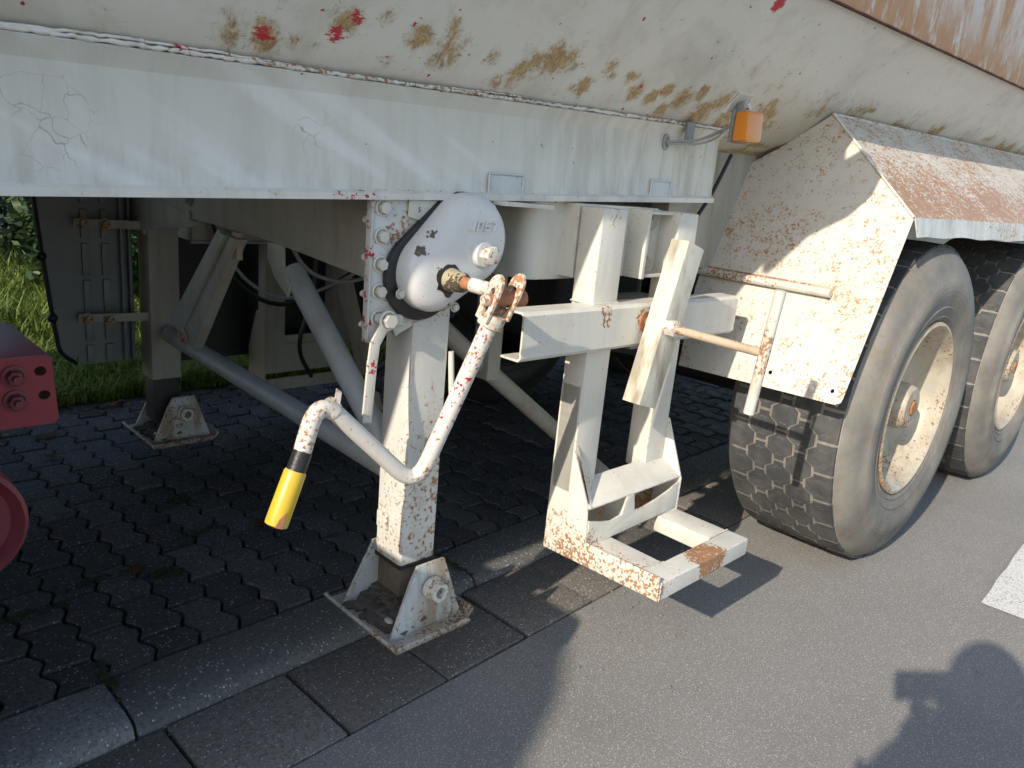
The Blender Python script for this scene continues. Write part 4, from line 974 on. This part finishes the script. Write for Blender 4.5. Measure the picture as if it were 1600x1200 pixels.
# galvanised side shield
bm = BM()
prism_y(bm, .728, .733, [(-.355, 1.2), (-.305, .55), (-.285, .455), (-.262, .445), (-.262, .462), (-.24, .462), (-.24, .435), (-.06, .435), (-.06, 1.2)])
shd = obj('side_shield', bm, M['galv'], T, label='dull galvanised side shield plate hanging by the far leg')
for x_ in (-.205, -.145):
    for (a, b) in ((.44, .50), (.515, .60), (.615, .72), (.735, .84), (.855, .95), (.97, 1.1)):
        bm = BM(); box(bm, x_-.012, x_+.012, .716, .728, a, b); obj('channel_rib', bm, M['galv'], shd, bevel=.003)
for x_ in (-.10, -.075):
    bm = BM(); box(bm, x_-.004, x_+.004, .700, .728, .44, 1.1); obj('edge_rib', bm, M['galv'], shd, bevel=.001)
bm = BM(); tube(bm, fillet([(-.36, .72, 1.2), (-.335, .72, .85), (-.315, .72, .62), (-.30, .72, .48), (-.25, .72, .44)], .05), .007, 8)
for (x_, z_) in ((-.345, 1.0), (-.335, .80), (-.315, .60)): bmesh.ops.create_icosphere(bm, subdivisions=2, radius=.016, matrix=Matrix.Translation((x_, .715, z_)))
obj('cable', bm, M['black_paint'], T, label='black cable tied along the edge of the side shield')

# ---- spare wheel rack (near side is detailed; the same mesh parts serve the far side)
def rack(parent, near=True, mw=None):
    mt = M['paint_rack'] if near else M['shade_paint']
    R = obj('wheel_rack', prism_x(BM(), .405, .411, [(-.848, .249), (-.918, .249), (-.918, .70), (-.851, .70)] if not near else [(-.848, .249), (-1.208, .262), (-1.206, .322), (-.985, .316), (-.975, .413), (-.914, .539), (-.914, .70), (-.851, .70)]), mt, parent, bevel=.0015, mw=mw,
            label='white spare wheel rack with two uprights and a step frame' if near else 'far side rack frame in the dark under the body')
    # post left: angle profile, post right: box
    bm = BM(); box(bm, .405, .497, -.918, -.850, .42, 1.124); obj('upright', bm, mt, R, bevel=.006)
    bm = BM(); box(bm, .718, .804, -.918, -.850, .42, 1.124); obj('upright', bm, mt, R, bevel=.006)
    bm = BM(); slab(bm, [(.412, -.978, .47), (.412, -.915, .58), (.504, -.915, .45), (.43, -.978, .435)], [], (.0, 0, .001)) if False else prism_x(bm, .804, .811, [(-.848, .249), (-.985, .262), (-.985, .40), (-.918, .56), (-.85, .56)])
    obj('side_plate', bm, mt, R, bevel=.0015)
    bm = BM(); slab(bm, [(.411, -.916, .56), (.411, -.979, .415), (.50, -.916, .43)], [], (.002, .004, .003)); obj('gusset', bm, mt, R, bevel=.001)
    # shelf: sloping strip
    bm = BM(); hexa(bm, [(.411, -.982, .402), (.804, -.982, .402), (.804, -.905, .402), (.411, -.905, .402), (.411, -.982, .407), (.804, -.982, .407), (.804, -.905, .448), (.411, -.905, .448)]); obj('shelf', bm, mt, R, bevel=.002)
    # lower front plate with two cut openings above
    bm = BM(); slab(bm, [(.411, -.984, .300), (.804, -.984, .312), (.804, -.984, .392), (.755, -.984, .375), (.70, -.984, .362), (.63, -.984, .352), (.600, -.984, .356), (.590, -.984, .402), (.560, -.984, .402), (.545, -.984, .356), (.50, -.984, .350), (.46, -.984, .358), (.411, -.984, .372)], [], (0, .006, 0)); obj('front_plate', bm, mt, R, bevel=.0012)
    bm = BM(); prism_x(bm, .565, .571, [(-.98, .31), (-.98, .402), (-.91, .402), (-.91, .31)]); obj('web', bm, mt, R)
    bm = BM(); box(bm, .411, .804, -.90, -.895, .29, .41); obj('back_plate', bm, M['rusty_rod'] if near else mt, R)
    if not near:
        bm = BM(); box(bm, .405, .811, -.918, -.905, .21, .262); obj('foot_rail', bm, mt, R, bevel=.003)
        return R
    # arms and front bar
    bm = BM(); box(bm, .411, .512, -1.145, -.972, .255, .302); obj('step_arm', bm, mt, R, bevel=.005)
    bm = BM(); box(bm, .722, .811, -1.145, -.972, .258, .306); obj('step_arm', bm, mt, R, bevel=.005)
    bm = BM(); box(bm, .412, .815, -1.209, -1.146, .258, .306); fb = obj('step_bar', bm, M['paint_bar'] if near else mt, R, bevel=.006, seg=3)
    # crossbar: C channel open at the back
    bm = BM(); prism_x(bm, .150, 1.030, [(-.885, .902), (-.938, .902), (-.946, .894), (-.946, .802), (-.938, .794), (-.885, .794), (-.885, .799), (-.936, .799), (-.941, .804), (-.941, .892), (-.936, .897), (-.885, .897)]); obj('crossbar', bm, mt, R, sharp=20)
    bm = BM(); prism_x(bm, 1.0255, 1.0300, [(-.885, .897), (-.94, .897), (-.94, .799), (-.885, .799)]); obj('end_cap', bm, mt, R)
    if near:
        # clamp bar: angle profile, leaning
        bm = BM(); tp, bt = Vector((.667, -.985, 1.052)), Vector((.553, -.985, .655))
        t = (bt-tp).normalized(); a = Vector((1, 0, 0)); a = (a-t*a.dot(t)).normalized(); f_ = Vector((0, -1, 0))
        c0 = tp-a*.040; 
        sec = [(0, 0), (.0, .046), (.004, .05), (.078, .05), (.078, .045), (.006, .045), (.006, 0)]
        slab(bm, [tp+a*(s_[0]-.042)+f_*(s_[1]-.025) for s_ in sec], [], bt-tp)
        cb_ = obj('clamp_bar', bm, paint('clamp_paint', rust=.2, dirt=1.2, base=(.60, .58, .49)), R, bevel=.001, sharp=25)
        pz = .856
        bm = BM(); tube(bm, [(.585, -.93, pz+.002), (.585, -1.262, pz-.008)], .0105, 14)
        for k in range(60): pass
        rod = obj('threaded_rod', bm, M['rusty_rod'], R)
        bm = BM(); prism_y(bm, -1.012, -1.040, [(.585+.021*math.cos(PI/3*i), pz+.021*math.sin(PI/3*i)) for i in range(6)]); lathe = None
        obj('hex_nut', bm, M['paint_crank'], R, bevel=.002)
        bm = BM(); lathe_y(bm, [(.026, -.946), (.026, -.950), (.011, -.951)], 20); obj('washer', bm, M['rust'], R, mw=Matrix.Translation((.585, 0, pz)))
        bm = BM(); tube(bm, [(.583, -1.283, .990), (.587, -1.258, .705)], .0125, 14, True); obj('handle_bar', bm, paint('handle_paint', rust=.3, dirt=.5, spots=[((.585, -1.27, .85), .09, 1.2)]), R, sharp=50)
    return R
rack(T)
FR = rack(T, False, Matrix.Translation((1.265, -.06, 0)) @ Matrix.Rotation(PI, 4, 'Z'))

def weld(parent, pts, r=.003, seed=1):
    rnd = random.Random(seed); P = [Vector(p) for p in pts]; out = []; rs = []
    for a, b in zip(P, P[1:]):
        n_ = max(2, int((b-a).length/.005))
        for i in range(n_): q = a+(b-a)*i/n_; out.append(q+Vector((rnd.uniform(-1, 1), rnd.uniform(-1, 1), rnd.uniform(-1, 1)))*r*.25); rs.append(r*rnd.uniform(.7, 1.25))
    out.append(P[-1]); rs.append(r); bm = BM(); tube(bm, out, r, 6, True, rs); obj('weld_bead', bm, M['weld2'], parent, sharp=80)
M['weld2'] = paint('weld_paint', rust=.7, dirt=.4, base=(.62, .60, .52))
RK = [o_ for o_ in T.children if o_.name == 'wheel_rack'][0]
weld(RK, [(.403, -.85, .903), (.403, -.919, .903), (.499, -.919, .903)], .003, 2); weld(RK, [(.403, -.919, .793), (.499, -.919, .793), (.499, -.86, .793)], .003, 3)
weld(RK, [(.716, -.919, .903), (.806, -.919, .903)], .003, 4); weld(RK, [(.413, -.983, .302), (.513, -.975, .303), (.513, -.975, .258)], .003, 5)
weld(RK, [(.72, -.975, .307), (.804, -.983, .307)], .003, 6); weld(RK, [(.413, -1.1455, .303), (.512, -1.1455, .303)], .0022, 7); weld(RK, [(.722, -1.1455, .307), (.811, -1.1455, .307)], .0022, 8)
weld(RK, [(.413, -.982, .408), (.413, -.91, .447)], .003, 9); weld(RK, [(.803, -.982, .408), (.803, -.91, .447)], .003, 10); weld(RK, [(.411, -1.2095, .26), (.411, -1.2095, .305)], .0022, 11)
weld(bp, [(-.155, -.823, 1.1255), (.035, -.823, 1.132)], .0042, 12); weld(leg, [(-.044, -.8205, .868), (.056, -.8205, .90)], .003, 13)
weld(T, [(.29, -.802, 1.125), (.46, -.802, 1.128)], .003, 14); weld(T, [(.402, -.846, 1.128), (.402, -.846, .957)], .0022, 15)
# ---- mudguard: tilted front plate, roof, lip
def pl(y, z): return (1.085+.47*(z-.652), y, z)
def plate_pts(L_): return [pl(*p) for p in L_]
nrm = Vector((-1, 0, .47)).normalized()
mgf = BM()
holes = [[pl(-1.047+.006*math.cos(a), .691+.006*math.sin(a)) for a in [i*PI/4 for i in range(8)]], [pl(-1.236+.006*math.cos(a), .684+.006*math.sin(a)) for a in [i*PI/4 for i in range(8)]]]
slab(mgf, plate_pts([(-.75, .645), (-1.255, .652), (-1.268, .660), (-1.27, .672), (-1.272, 1.166), (-.929, 1.452), (-.80, 1.345), (-.668, 1.254), (-.70, .88)]), holes, -nrm*.003)
mg = obj('mudguard', mesh_of('mudguard', mgf, M['flap'], 30), None, T, label='rust speckled mudguard over the wheels with a sloping front plate')
bm = BM(); xr, xl = 4.75, 1.461
a0, a1 = Vector(pl(-1.272, 1.166)), Vector(pl(-.929, 1.452))
hexa(bm, [a0, (xr, -1.272, 1.205), (xr, -.929, 1.545), a1, a0+Vector((0, .003, -.004)), (xr, -1.269, 1.201), (xr, -.926, 1.541), a1+Vector((0, .003, -.004))])
rf = obj('mudguard_roof', bm, M['fender'], mg, label='heavily rusted sloping roof of the mudguard')
bm = BM(); nL = 40; tp_ = []; bt_ = []
for i in range(nL+1):
    t = i/nL; x = a0.x+(xr-a0.x)*t; z1 = 1.166+(1.205-1.166)*t; 
    tp_.append((x+.004, -1.274, z1)); bt_.append((x+.006+.02*(1-t), -1.283+.004*math.sin(x*9), z1-.060-.006*math.sin(x*3.1)-.003*math.sin(x*17)))
for i in range(nL): hexa(bm, [tp_[i], tp_[i+1], bt_[i+1], bt_[i]]+[tuple(Vector(p)+Vector((0, .004, 0))) for p in (tp_[i], tp_[i+1], bt_[i+1], bt_[i])])
obj('mudguard_lip', bm, paint('lip_paint', rust=.7, dirt=.6, base=(.55, .56, .55)), mg, sharp=60)
bm = BM(); tube(bm, [a0+Vector((-.002, 0, 0)), a1+Vector((-.002, 0, 0))], .004, 6); tube(bm, [a1, (xr, -.929, 1.545)], .004, 6); obj('weld_seam', bm, M['weld'], mg)
# bar across the plate
bm = BM(); bz = .935; bx = pl(0, bz)[0]
tube(bm, [(bx-.018, -.64, bz+.004), (bx-.018, -1.137, bz)], .013, 10); obj('cross_tube', bm, paint('cross_tube_paint', rust=.6, dirt=.35, base=(.60, .58, .51), spots=[((bx, -.8, bz), .12, .5)]), mg)
bm = BM(); hexa(bm, [(bx-.004, -.64, bz+.010), (bx+.000, -1.13, bz+.006), (bx+.012, -1.13, bz+.006), (bx+.012, -.64, bz+.010), (bx+.004, -.64, bz+.020), (bx+.008, -1.13, bz+.016), (bx+.016, -1.13, bz+.016), (bx+.016, -.64, bz+.020)]); obj('weld_strip', bm, M['rusty_rod'], mg)

# ---- chassis side piece seen between skirt and mudguard, suspension bits below the plate
bm = BM(); prism_y(bm, -.72, -.66, [(.95, .95), (1.30, .95), (1.42, 1.32), (.95, 1.32)]); obj('hanger_plate', bm, M['shade_paint'], T, bevel=.003)
bm = BM(); tube(bm, fillet([(.98, -.74, 1.02), (1.12, -.745, 1.16), (1.2, -.75, 1.30)], .1), .006, 8); obj('hose', bm, M['black_paint'], T)
bm = BM(); box(bm, .88, 1.02, -.70, -.60, .70, .86); sp = obj('spring_hanger', bm, M['shade_paint'], T, bevel=.01); bolt(sp, (.985, -.70, .75), me=BOLT_D, s_=1.5)
bm = BM(); beam(bm, (.95, -.55, .70), (1.7, -.55, .55), .08, .07); obj('leaf_spring', bm, M['dark_metal'], T)
for x_ in (1.79, 3.14):
    bm = BM(); tube(bm, [(x_, -1.05, .5), (x_, 1.0, .5)], .075, 18); obj('axle', bm, M['dark_metal'], T)
    bm = BM(); lathe_y(bm, [(.02, 0), (.20, 0), (.21, .22), (.02, .22)], 32); obj('brake_drum', bm, M['dark_metal'], T, mw=Matrix.Translation((x_, -.98, .5)))
bm = BM(); box(bm, 1.0, 1.5, -.3, .3, .60, .95); obj('air_tank', bm, M['dark_metal'], T, bevel=.08, seg=4)
bm = BM(); lathe_y(bm, [(.02, -.02), (.07, -.02), (.075, 0), (.02, 0)], 24); obj('brake_chamber', bm, M['dark_metal'], T, mw=Matrix.Translation((.45, -.25, .93)) @ Matrix.Rotation(-PI/2, 4, 'X'))

# ---- wheels
RT, YO, YI = .545, -1.285, -.855       # groove radius, outer and inner tyre faces
def tyre_mesh():
    bm = BM(); c = (YO+YI)/2; w = (YI-YO)/2
    prof = []
    def add(r, y): prof.append((r, y-YO))
    P_ = [(.288, .030), (.300, .012), (.318, .001), (.322, .004), (.350, -.007), (.353, -.004), (.385, -.013), (.405, -.016), (.440, -.012), (.443, -.0085), (.480, .000), (.508, .014), (.524, .027), (.535, .042), (RT, .056), (RT+.001, .11), (RT+.001, .215)]
    full = P_+[(r, .43-y) for r, y in P_[::-1][1:]]
    mis = [0]*13+[1]*(len(full)-1-26)+[0]*13
    lathe_y(bm, full, 112, mis=mis)
    return mesh_of('tyre', bm, [M['sidewall'], M['groove']], 50)
def tread_mesh():
    bm = BM(); rnd = random.Random(4); NB = 33; cols = [(.046, .104, 0), (.108, .168, 1), (.172, .232-.0, 0), (.236-.0, .292-.0, 1), (.276+.02, .336, 0)]
    cols = [(.040, .118), (.118, .183), (.183, .247), (.247, .312), (.312, .390)]
    dth = 2*PI/NB
    for ci, (y0, y1) in enumerate(cols):
        off = (ci % 2)*.5
        g = .0040; cy_ = (y0+y1)/2; hw = (y1-y0)/2-g
        for k in range(NB):
            th = (k+off)*dth; arc = RT*dth
            hl = arc/2-g
            q = .25*arc; ov = .0165
            # stepped hexagon in (s along circumference, y)
            e = .0125; A1, A2 = .345*arc, .175*arc
            rs_ = [(-hl, hw-e), (-A1, hw-e), (-A2, hw+e), (A2, hw+e), (A1, hw-e), (hl, hw-e)]
            ls_ = [(hl, -hw+e), (A1, -hw+e), (A2, -hw-e), (-A2, -hw-e), (-A1, -hw+e), (-hl, -hw+e)]
            if ci == 0: ls_ = [(hl, -hw), (0, -hw), (-hl, -hw)]
            if ci == 4: rs_ = [(-hl, hw), (0, hw), (hl, hw)]
            poly = rs_+ls_
            def P3(s_, y, r): a = th+s_/RT; return (r*math.cos(a), y, r*math.sin(a))
            crown = .001*(1-abs(cy_-.215)/.215)
            jit = random.uniform(-.0006, .0006)
            rr = RT+.004+crown+jit
            def rad(y):
                return rr-(.0035 if (y < .05 or y > .36) else 0)
            top = [bm.verts.new(P3(s_*.97, cy_+y*.97, rad(cy_+y))) for s_, y in poly]; bot = [bm.verts.new(P3(s_, cy_+y, RT-.012)) for s_, y in poly]
            bm.faces.new(top)
            for i in range(len(poly)):
                j = (i+1) % len(poly); bm.faces.new((top[i], top[j], bot[j], bot[i]))
            # short dusty sipes across each block
            for sx_ in (-.28, .25):
                zz = [(sx_*arc-.0008, -hw*.42), (sx_*arc+.004, -hw*.15), (sx_*arc-.002, hw*.12), (sx_*arc+.003, hw*.4)]; zz = [(a_+rnd.uniform(-.001, .001), b_) for a_, b_ in zz]
                A_ = [bm.verts.new(P3(a_, cy_+b_, rad(cy_+b_)+.0004)) for a_, b_ in zz]; B_ = [bm.verts.new(P3(a_+.0016, cy_+b_, rad(cy_+b_)+.0004)) for a_, b_ in zz]
                for i in range(3): bm.faces.new((A_[i], A_[i+1], B_[i+1], B_[i])).material_index = 1
    return mesh_of('tread', bm, [M['tread'], M['sipe']], 20)
def rim_mesh():
    bm = BM(); prof = [(.292, .018), (.300, .010), (.298, .004), (.288, .002), (.280, .008), (.274, .024), (.262, .040), (.256, .075), (.240, .105), (.205, .122), (.150, .128), (.105, .124), (.085, .118), (.02, .118)]
    lathe_y(bm, prof, 72, mis=[1]*3+[0]*10); return mesh_of('rim', bm, [M['rim'], M['rimlip']], 45)
def hub_mesh():
    bm = BM(); lathe_y(bm, [(.082, .120), (.080, .060), (.074, .035), (.066, .026), (.030, .024), (.028, .034), (.0001, .034)], 36); return mesh_of('hub', bm, [M['rim'], M['rust']], 40)
def hubcap_mesh():
    bm = BM(); prism_y(bm, .0245, .018, [(.026*math.cos(PI/3*i), .026*math.sin(PI/3*i)) for i in range(6)]); return mesh_of('axle_nut', bm, M['rust'], 40)
TM, TR, RM, HM, HC = tyre_mesh(), tread_mesh(), rim_mesh(), hub_mesh(), hubcap_mesh()
NUT = bolt_mesh('wheel_nut', .012, .02, M['rim'], 1.3, .01)
def wheel(x, y, label, rot, flip=False):
    mw = Matrix.Translation((x, y, .545)) @ Matrix.Rotation(rot, 4, 'Y')
    if flip: mw = mw @ Matrix.Rotation(PI, 4, 'Z')
    w = obj('wheel', RM, None, T, mw=mw, label=label)
    ty_ = obj('tyre', TM, None, w)
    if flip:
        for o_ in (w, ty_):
            for sl_ in o_.material_slots: sl_.link = 'OBJECT'; sl_.material = M['dark_metal']  # far rims and tyres blackened: underbody shade put into their colour
    obj('tread', TR, None, w); obj('hub', HM, None, w); obj('axle_nut', HC, None, w)
    return w
W1 = wheel(1.75, YO, 'front wheel of the pair with a chunky dusty tyre', .3)
W2 = wheel(3.10, YO, 'rear wheel of the pair, partly hidden by the first', 1.1)
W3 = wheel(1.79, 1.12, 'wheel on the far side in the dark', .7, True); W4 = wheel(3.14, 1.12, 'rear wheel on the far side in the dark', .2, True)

# ================================================================== TRACTOR UNIT (only its rear end reaches the picture)
K = thing('tractor_unit', 'dark red truck chassis end with bolted rail and round red drum at the left edge', 'truck', O_T, RZ)
hol = [circ(-.620, .737, .0105, 12, 1.0, .9), circ(-.616, .689, .0105, 12, 1.0, .9)]
bm = BM(); prism_y(bm, -.43, -.422, [(-.98, .63), (-.602, .63), (-.594, .640), (-.600, .758), (-.608, .766), (-.98, .766)], hol)
ch = obj('chassis_end', bm, M['red'], K, label='dark red bolted rail end')
bm = BM(); hexa(bm, [(-.98, -.422, .758), (-.605, -.422, .758), (-.605, -.10, .758), (-.98, -.10, .758), (-.98, -.422, .767), (-.605, -.422, .767), (-.605, -.10, .767), (-.98, -.10, .767)]); obj('top_flange', bm, M['red'], ch, bevel=.003)
bm = BM(); box(bm, -.604, -.597, -.42, -.10, .635, .76); obj('end_plate', bm, M['red'], ch)
RB = bolt_mesh('rail_bolt', .014, .018, M['redbolt'], 1.6, .014)
for z_ in (.731, .684): bolt(ch, (-.664, -.4305, z_), me=RB, s_=.95)
for z_ in (.722, .684): bolt(ch, (-.72, -.4305, z_), me=RB, s_=.95)
bm = BM(); box(bm, -4.9, -.98, -.43, -.36, .60, .80); obj('chassis_rail', bm, M['red'], K)
bm = BM(); box(bm, -4.9, -.62, .30, .38, .60, .80); obj('chassis_rail', bm, M['red'], K)
bm = BM(); lathe_y(bm, [(.088, .18), (.092, .02), (.092, .0), (.086, -.006), (.080, .002), (.072, .012), (.03, .018)], 40, close=True); dr = obj('red_drum', bm, plain('dull_maroon_paint', (.15, .022, .032), .55, .3, 12, .2), K, mw=Matrix.Translation((-.845, -.93, .672)) @ Matrix.Scale(.93, 4), label='round dark red drum with a raised rim')
bm = BM(); lathe_y(bm, [(.018, .0), (.018, -.012), (.012, -.02)], 12, close=True); obj('drum_bolt', bm, M['black_paint'], dr, mw=Matrix.Translation((.028, .01, -.028)))
bm = BM(); box(bm, -.90, -.80, -.76, -.40, .655, .70); obj('drum_bracket', bm, M['red'], K, bevel=.004)
bm = BM(); hexa(bm, [(-.86, -.80, .745), (-.775, -.80, .735), (-.775, -.74, .735), (-.86, -.74, .745), (-.86, -.80, .775), (-.785, -.80, .76), (-.785, -.74, .76), (-.86, -.74, .775)]); obj('bracket_cap', bm, M['red'], K, bevel=.004)
M['tyre_dark'] = plain('black_rubber', (.03, .03, .03), .8, .2, 20, .3)
for y_ in (-1.24, .86):
    w = obj('wheel', RM, None, K, mw=Matrix.Translation((-1.66, y_, .5)), label='drive wheel of the tractor unit'); obj('tyre', TM, None, w); obj('tread', TR, None, w)
    bm = BM(); ns = 18
    pts = [( -1.66+.655*math.cos(a), .50+.655*math.sin(a)) for a in [math.radians(12+(168-12)*i/ns) for i in range(ns+1)]]
    inn = [( -1.66+.645*math.cos(a), .50+.645*math.sin(a)) for a in [math.radians(12+(168-12)*i/ns) for i in range(ns+1)]]
    for i in range(ns):
        y0, y1 = (y_-.02, y_+.42)
        hexa(bm, [(pts[i][0], y0, pts[i][1]), (pts[i+1][0], y0, pts[i+1][1]), (pts[i+1][0], y1, pts[i+1][1]), (pts[i][0], y1, pts[i][1]), (inn[i][0], y0, inn[i][1]), (inn[i+1][0], y0, inn[i+1][1]), (inn[i+1][0], y1, inn[i+1][1]), (inn[i][0], y1, inn[i][1])])
    bm.verts.ensure_lookup_table(); bmesh.ops.remove_doubles(bm, verts=bm.verts, dist=.0001)
    obj('wheel_arch', bm, M['black_paint'], K)
bm = BM(); box(bm, -2.5, -1.1, -.42, .40, .82, 1.0); obj('fifth_wheel', bm, M['dark_metal'], K, bevel=.03)
bm = BM(); box(bm, -3.1, -2.35, -1.24, -.5, .35, 1.1); obj('fuel_tank', bm, M['galv'], K, bevel=.05, seg=3)
bm = BM(); prism_y(bm, -1.24, 1.2, [(-5.6, .45), (-3.45, .75), (-3.4, 3.3), (-3.9, 3.75), (-5.2, 3.6), (-5.75, 2.0)]); cabo = obj('cab', bm, M['red'], K, bevel=.06, seg=3)  # unseen cab, guessed and built for the shadow it casts
bm = BM(); prism_y(bm, -1.246, -1.241, [(-5.35, 1.9), (-4.4, 1.9), (-4.4, 2.7), (-5.1, 2.7)]); obj('side_window', bm, plain('dark_glass', (.02, .025, .03), .08), cabo)
for x_ in (-5.0,):
    for y_ in (-1.24, .86):
        w = obj('wheel', RM, None, K, mw=Matrix.Translation((x_, y_, .5)), label='steering wheel of the tractor unit'); obj('tyre', TM, None, w)
bm = BM(); prism_x(bm, -5.04, -4.98, [(-1.25, 1.2), (-2.10, 1.2), (-2.19, 1.35), (-2.21, 2.6), (-2.185, 2.82), (-2.12, 2.97), (-2.03, 3.06), (-1.96, 3.09), (-1.89, 3.06), (-1.80, 3.02), (-1.25, 2.98)]); obj('open_door', bm, M['red'], cabo)  # unseen door added, its outline shaped to the shadow edge on the road
bm = BM(); box(bm, -3.45, -3.25, -1.24, -.9, 1.1, 2.0); obj('air_filter', bm, M['black_paint'], K, bevel=.05, seg=3)

# ================================================================== PHOTOGRAPHER, standing behind the camera; only the shadow shows
def skin_body(name, mat, verts, edges, radii, parent, root=0):
    me = bpy.data.meshes.new(name); me.from_pydata(verts, edges, []); me.materials.append(mat)
    o = obj(name, me, None, parent); o.modifiers.new('s', 'SKIN'); sv = me.skin_vertices[0].data
    for i, r in enumerate(radii): sv[i].radius = (r, r) if not isinstance(r, tuple) else r; sv[i].use_root = (i == root)
    o.modifiers.new('d', 'SUBSURF').levels = 2; o.modifiers['d'].render_levels = 2
    for p in me.polygons: p.use_smooth = True
    return o
B = Vector((-.56, -.30, 0)); fwd = Vector((.80, .60, 0)).normalized(); sd = Vector((fwd.y, -fwd.x, 0))
PS = thing('person', 'person in dark jacket whose head and raised phone cast a shadow on the road', 'person', (B.x, B.y, 0), 0)
HD = Vector((-.36, -.21, 1.375))-B
def L3(f, s_, z_): v = fwd*f+sd*s_; return (v.x, v.y, z_)
V = [L3(-.02, 0, .82), L3(.0, 0, .98), L3(.02, .03, 1.13), L3(.08, .03, 1.25), (HD.x, HD.y, 1.33), (HD.x+fwd.x*.01, HD.y+fwd.y*.01, 1.43), (HD.x, HD.y, 1.49),
     L3(-.01, .10, .80), L3(.04, .12, .43), L3(-.03, .13, .08), L3(.10, .14, .035),
     L3(-.01, -.10, .80), L3(.0, -.12, .43), L3(-.08, -.13, .08), L3(.05, -.14, .035),
     L3(.06, .24, 1.22), L3(.14, .13, 1.04), tuple(Vector((-.065, -.095, 1.10))-B),
     L3(.06, -.20, 1.22), L3(.16, .03, 1.06), tuple(Vector((-.080, -.020, 1.10))-B)]
Ed = [(0, 1), (1, 2), (2, 3), (3, 4), (4, 5), (5, 6), (0, 7), (7, 8), (8, 9), (9, 10), (0, 11), (11, 12), (12, 13), (13, 14), (3, 15), (15, 16), (16, 17), (3, 18), (18, 19), (19, 20)]
Rd = [.16, .17, .20, .18, .08, .095, .075, .085, .06, .045, .04, .085, .06, .045, .04, .10, .085, .045, .10, .085, .045]
pb = skin_body('body', M['cloth'], V, Ed, Rd, PS)
bm = BM(); bmesh.ops.create_uvsphere(bm, u_segments=20, v_segments=14, radius=.122, matrix=Matrix.Translation(HD+Vector((0, 0, .055))) @ Matrix.Diagonal((.88, .80, 1.12, 1))); obj('hair', bm, M['bark'], PS, sharp=80)
for e, c in ((1, Vector((-.050, -.068, 1.135))-B), (-1, Vector((-.070, -.020, 1.135))-B)):
    vs = [tuple(c+Vector((-.005, -.005*e, -.03))), tuple(c)]; es = [(0, 1)]; rs = [.022, .026]
    for k in range(4):
        i = len(vs); vs += [tuple(c+Vector((.012*k-.015, 0, .018))), tuple(c+Vector((.018+.006*k-.01, .018*e, .03+.004*k))), tuple(c+Vector((.030, .03*e, .022+.006*k)))]
        es += [(1, i), (i, i+1), (i+1, i+2)]; rs += [.011, .009, .008]
    i = len(vs); vs += [tuple(c+Vector((-.02, .01*e, .0))), tuple(c+Vector((-.022, .035*e, .01)))]; es += [(1, i), (i, i+1)]; rs += [.012, .009]
    skin_body('hand', M['skin'], vs, es, rs, PS)
PH_ = Matrix.Translation(Vector((0, 0, 1.17))-fw*.022) @ Matrix((r2, u2, -fw)).transposed().to_4x4()
bm = BM(); box(bm, -.085, .06, -.045, .03, 0, .009); ph = obj('phone', bm, M['black_paint'], bevel=.006, seg=3); ph.matrix_world = PH_; tag(ph, 'black phone held up by the photographer just behind the viewpoint', 'phone')
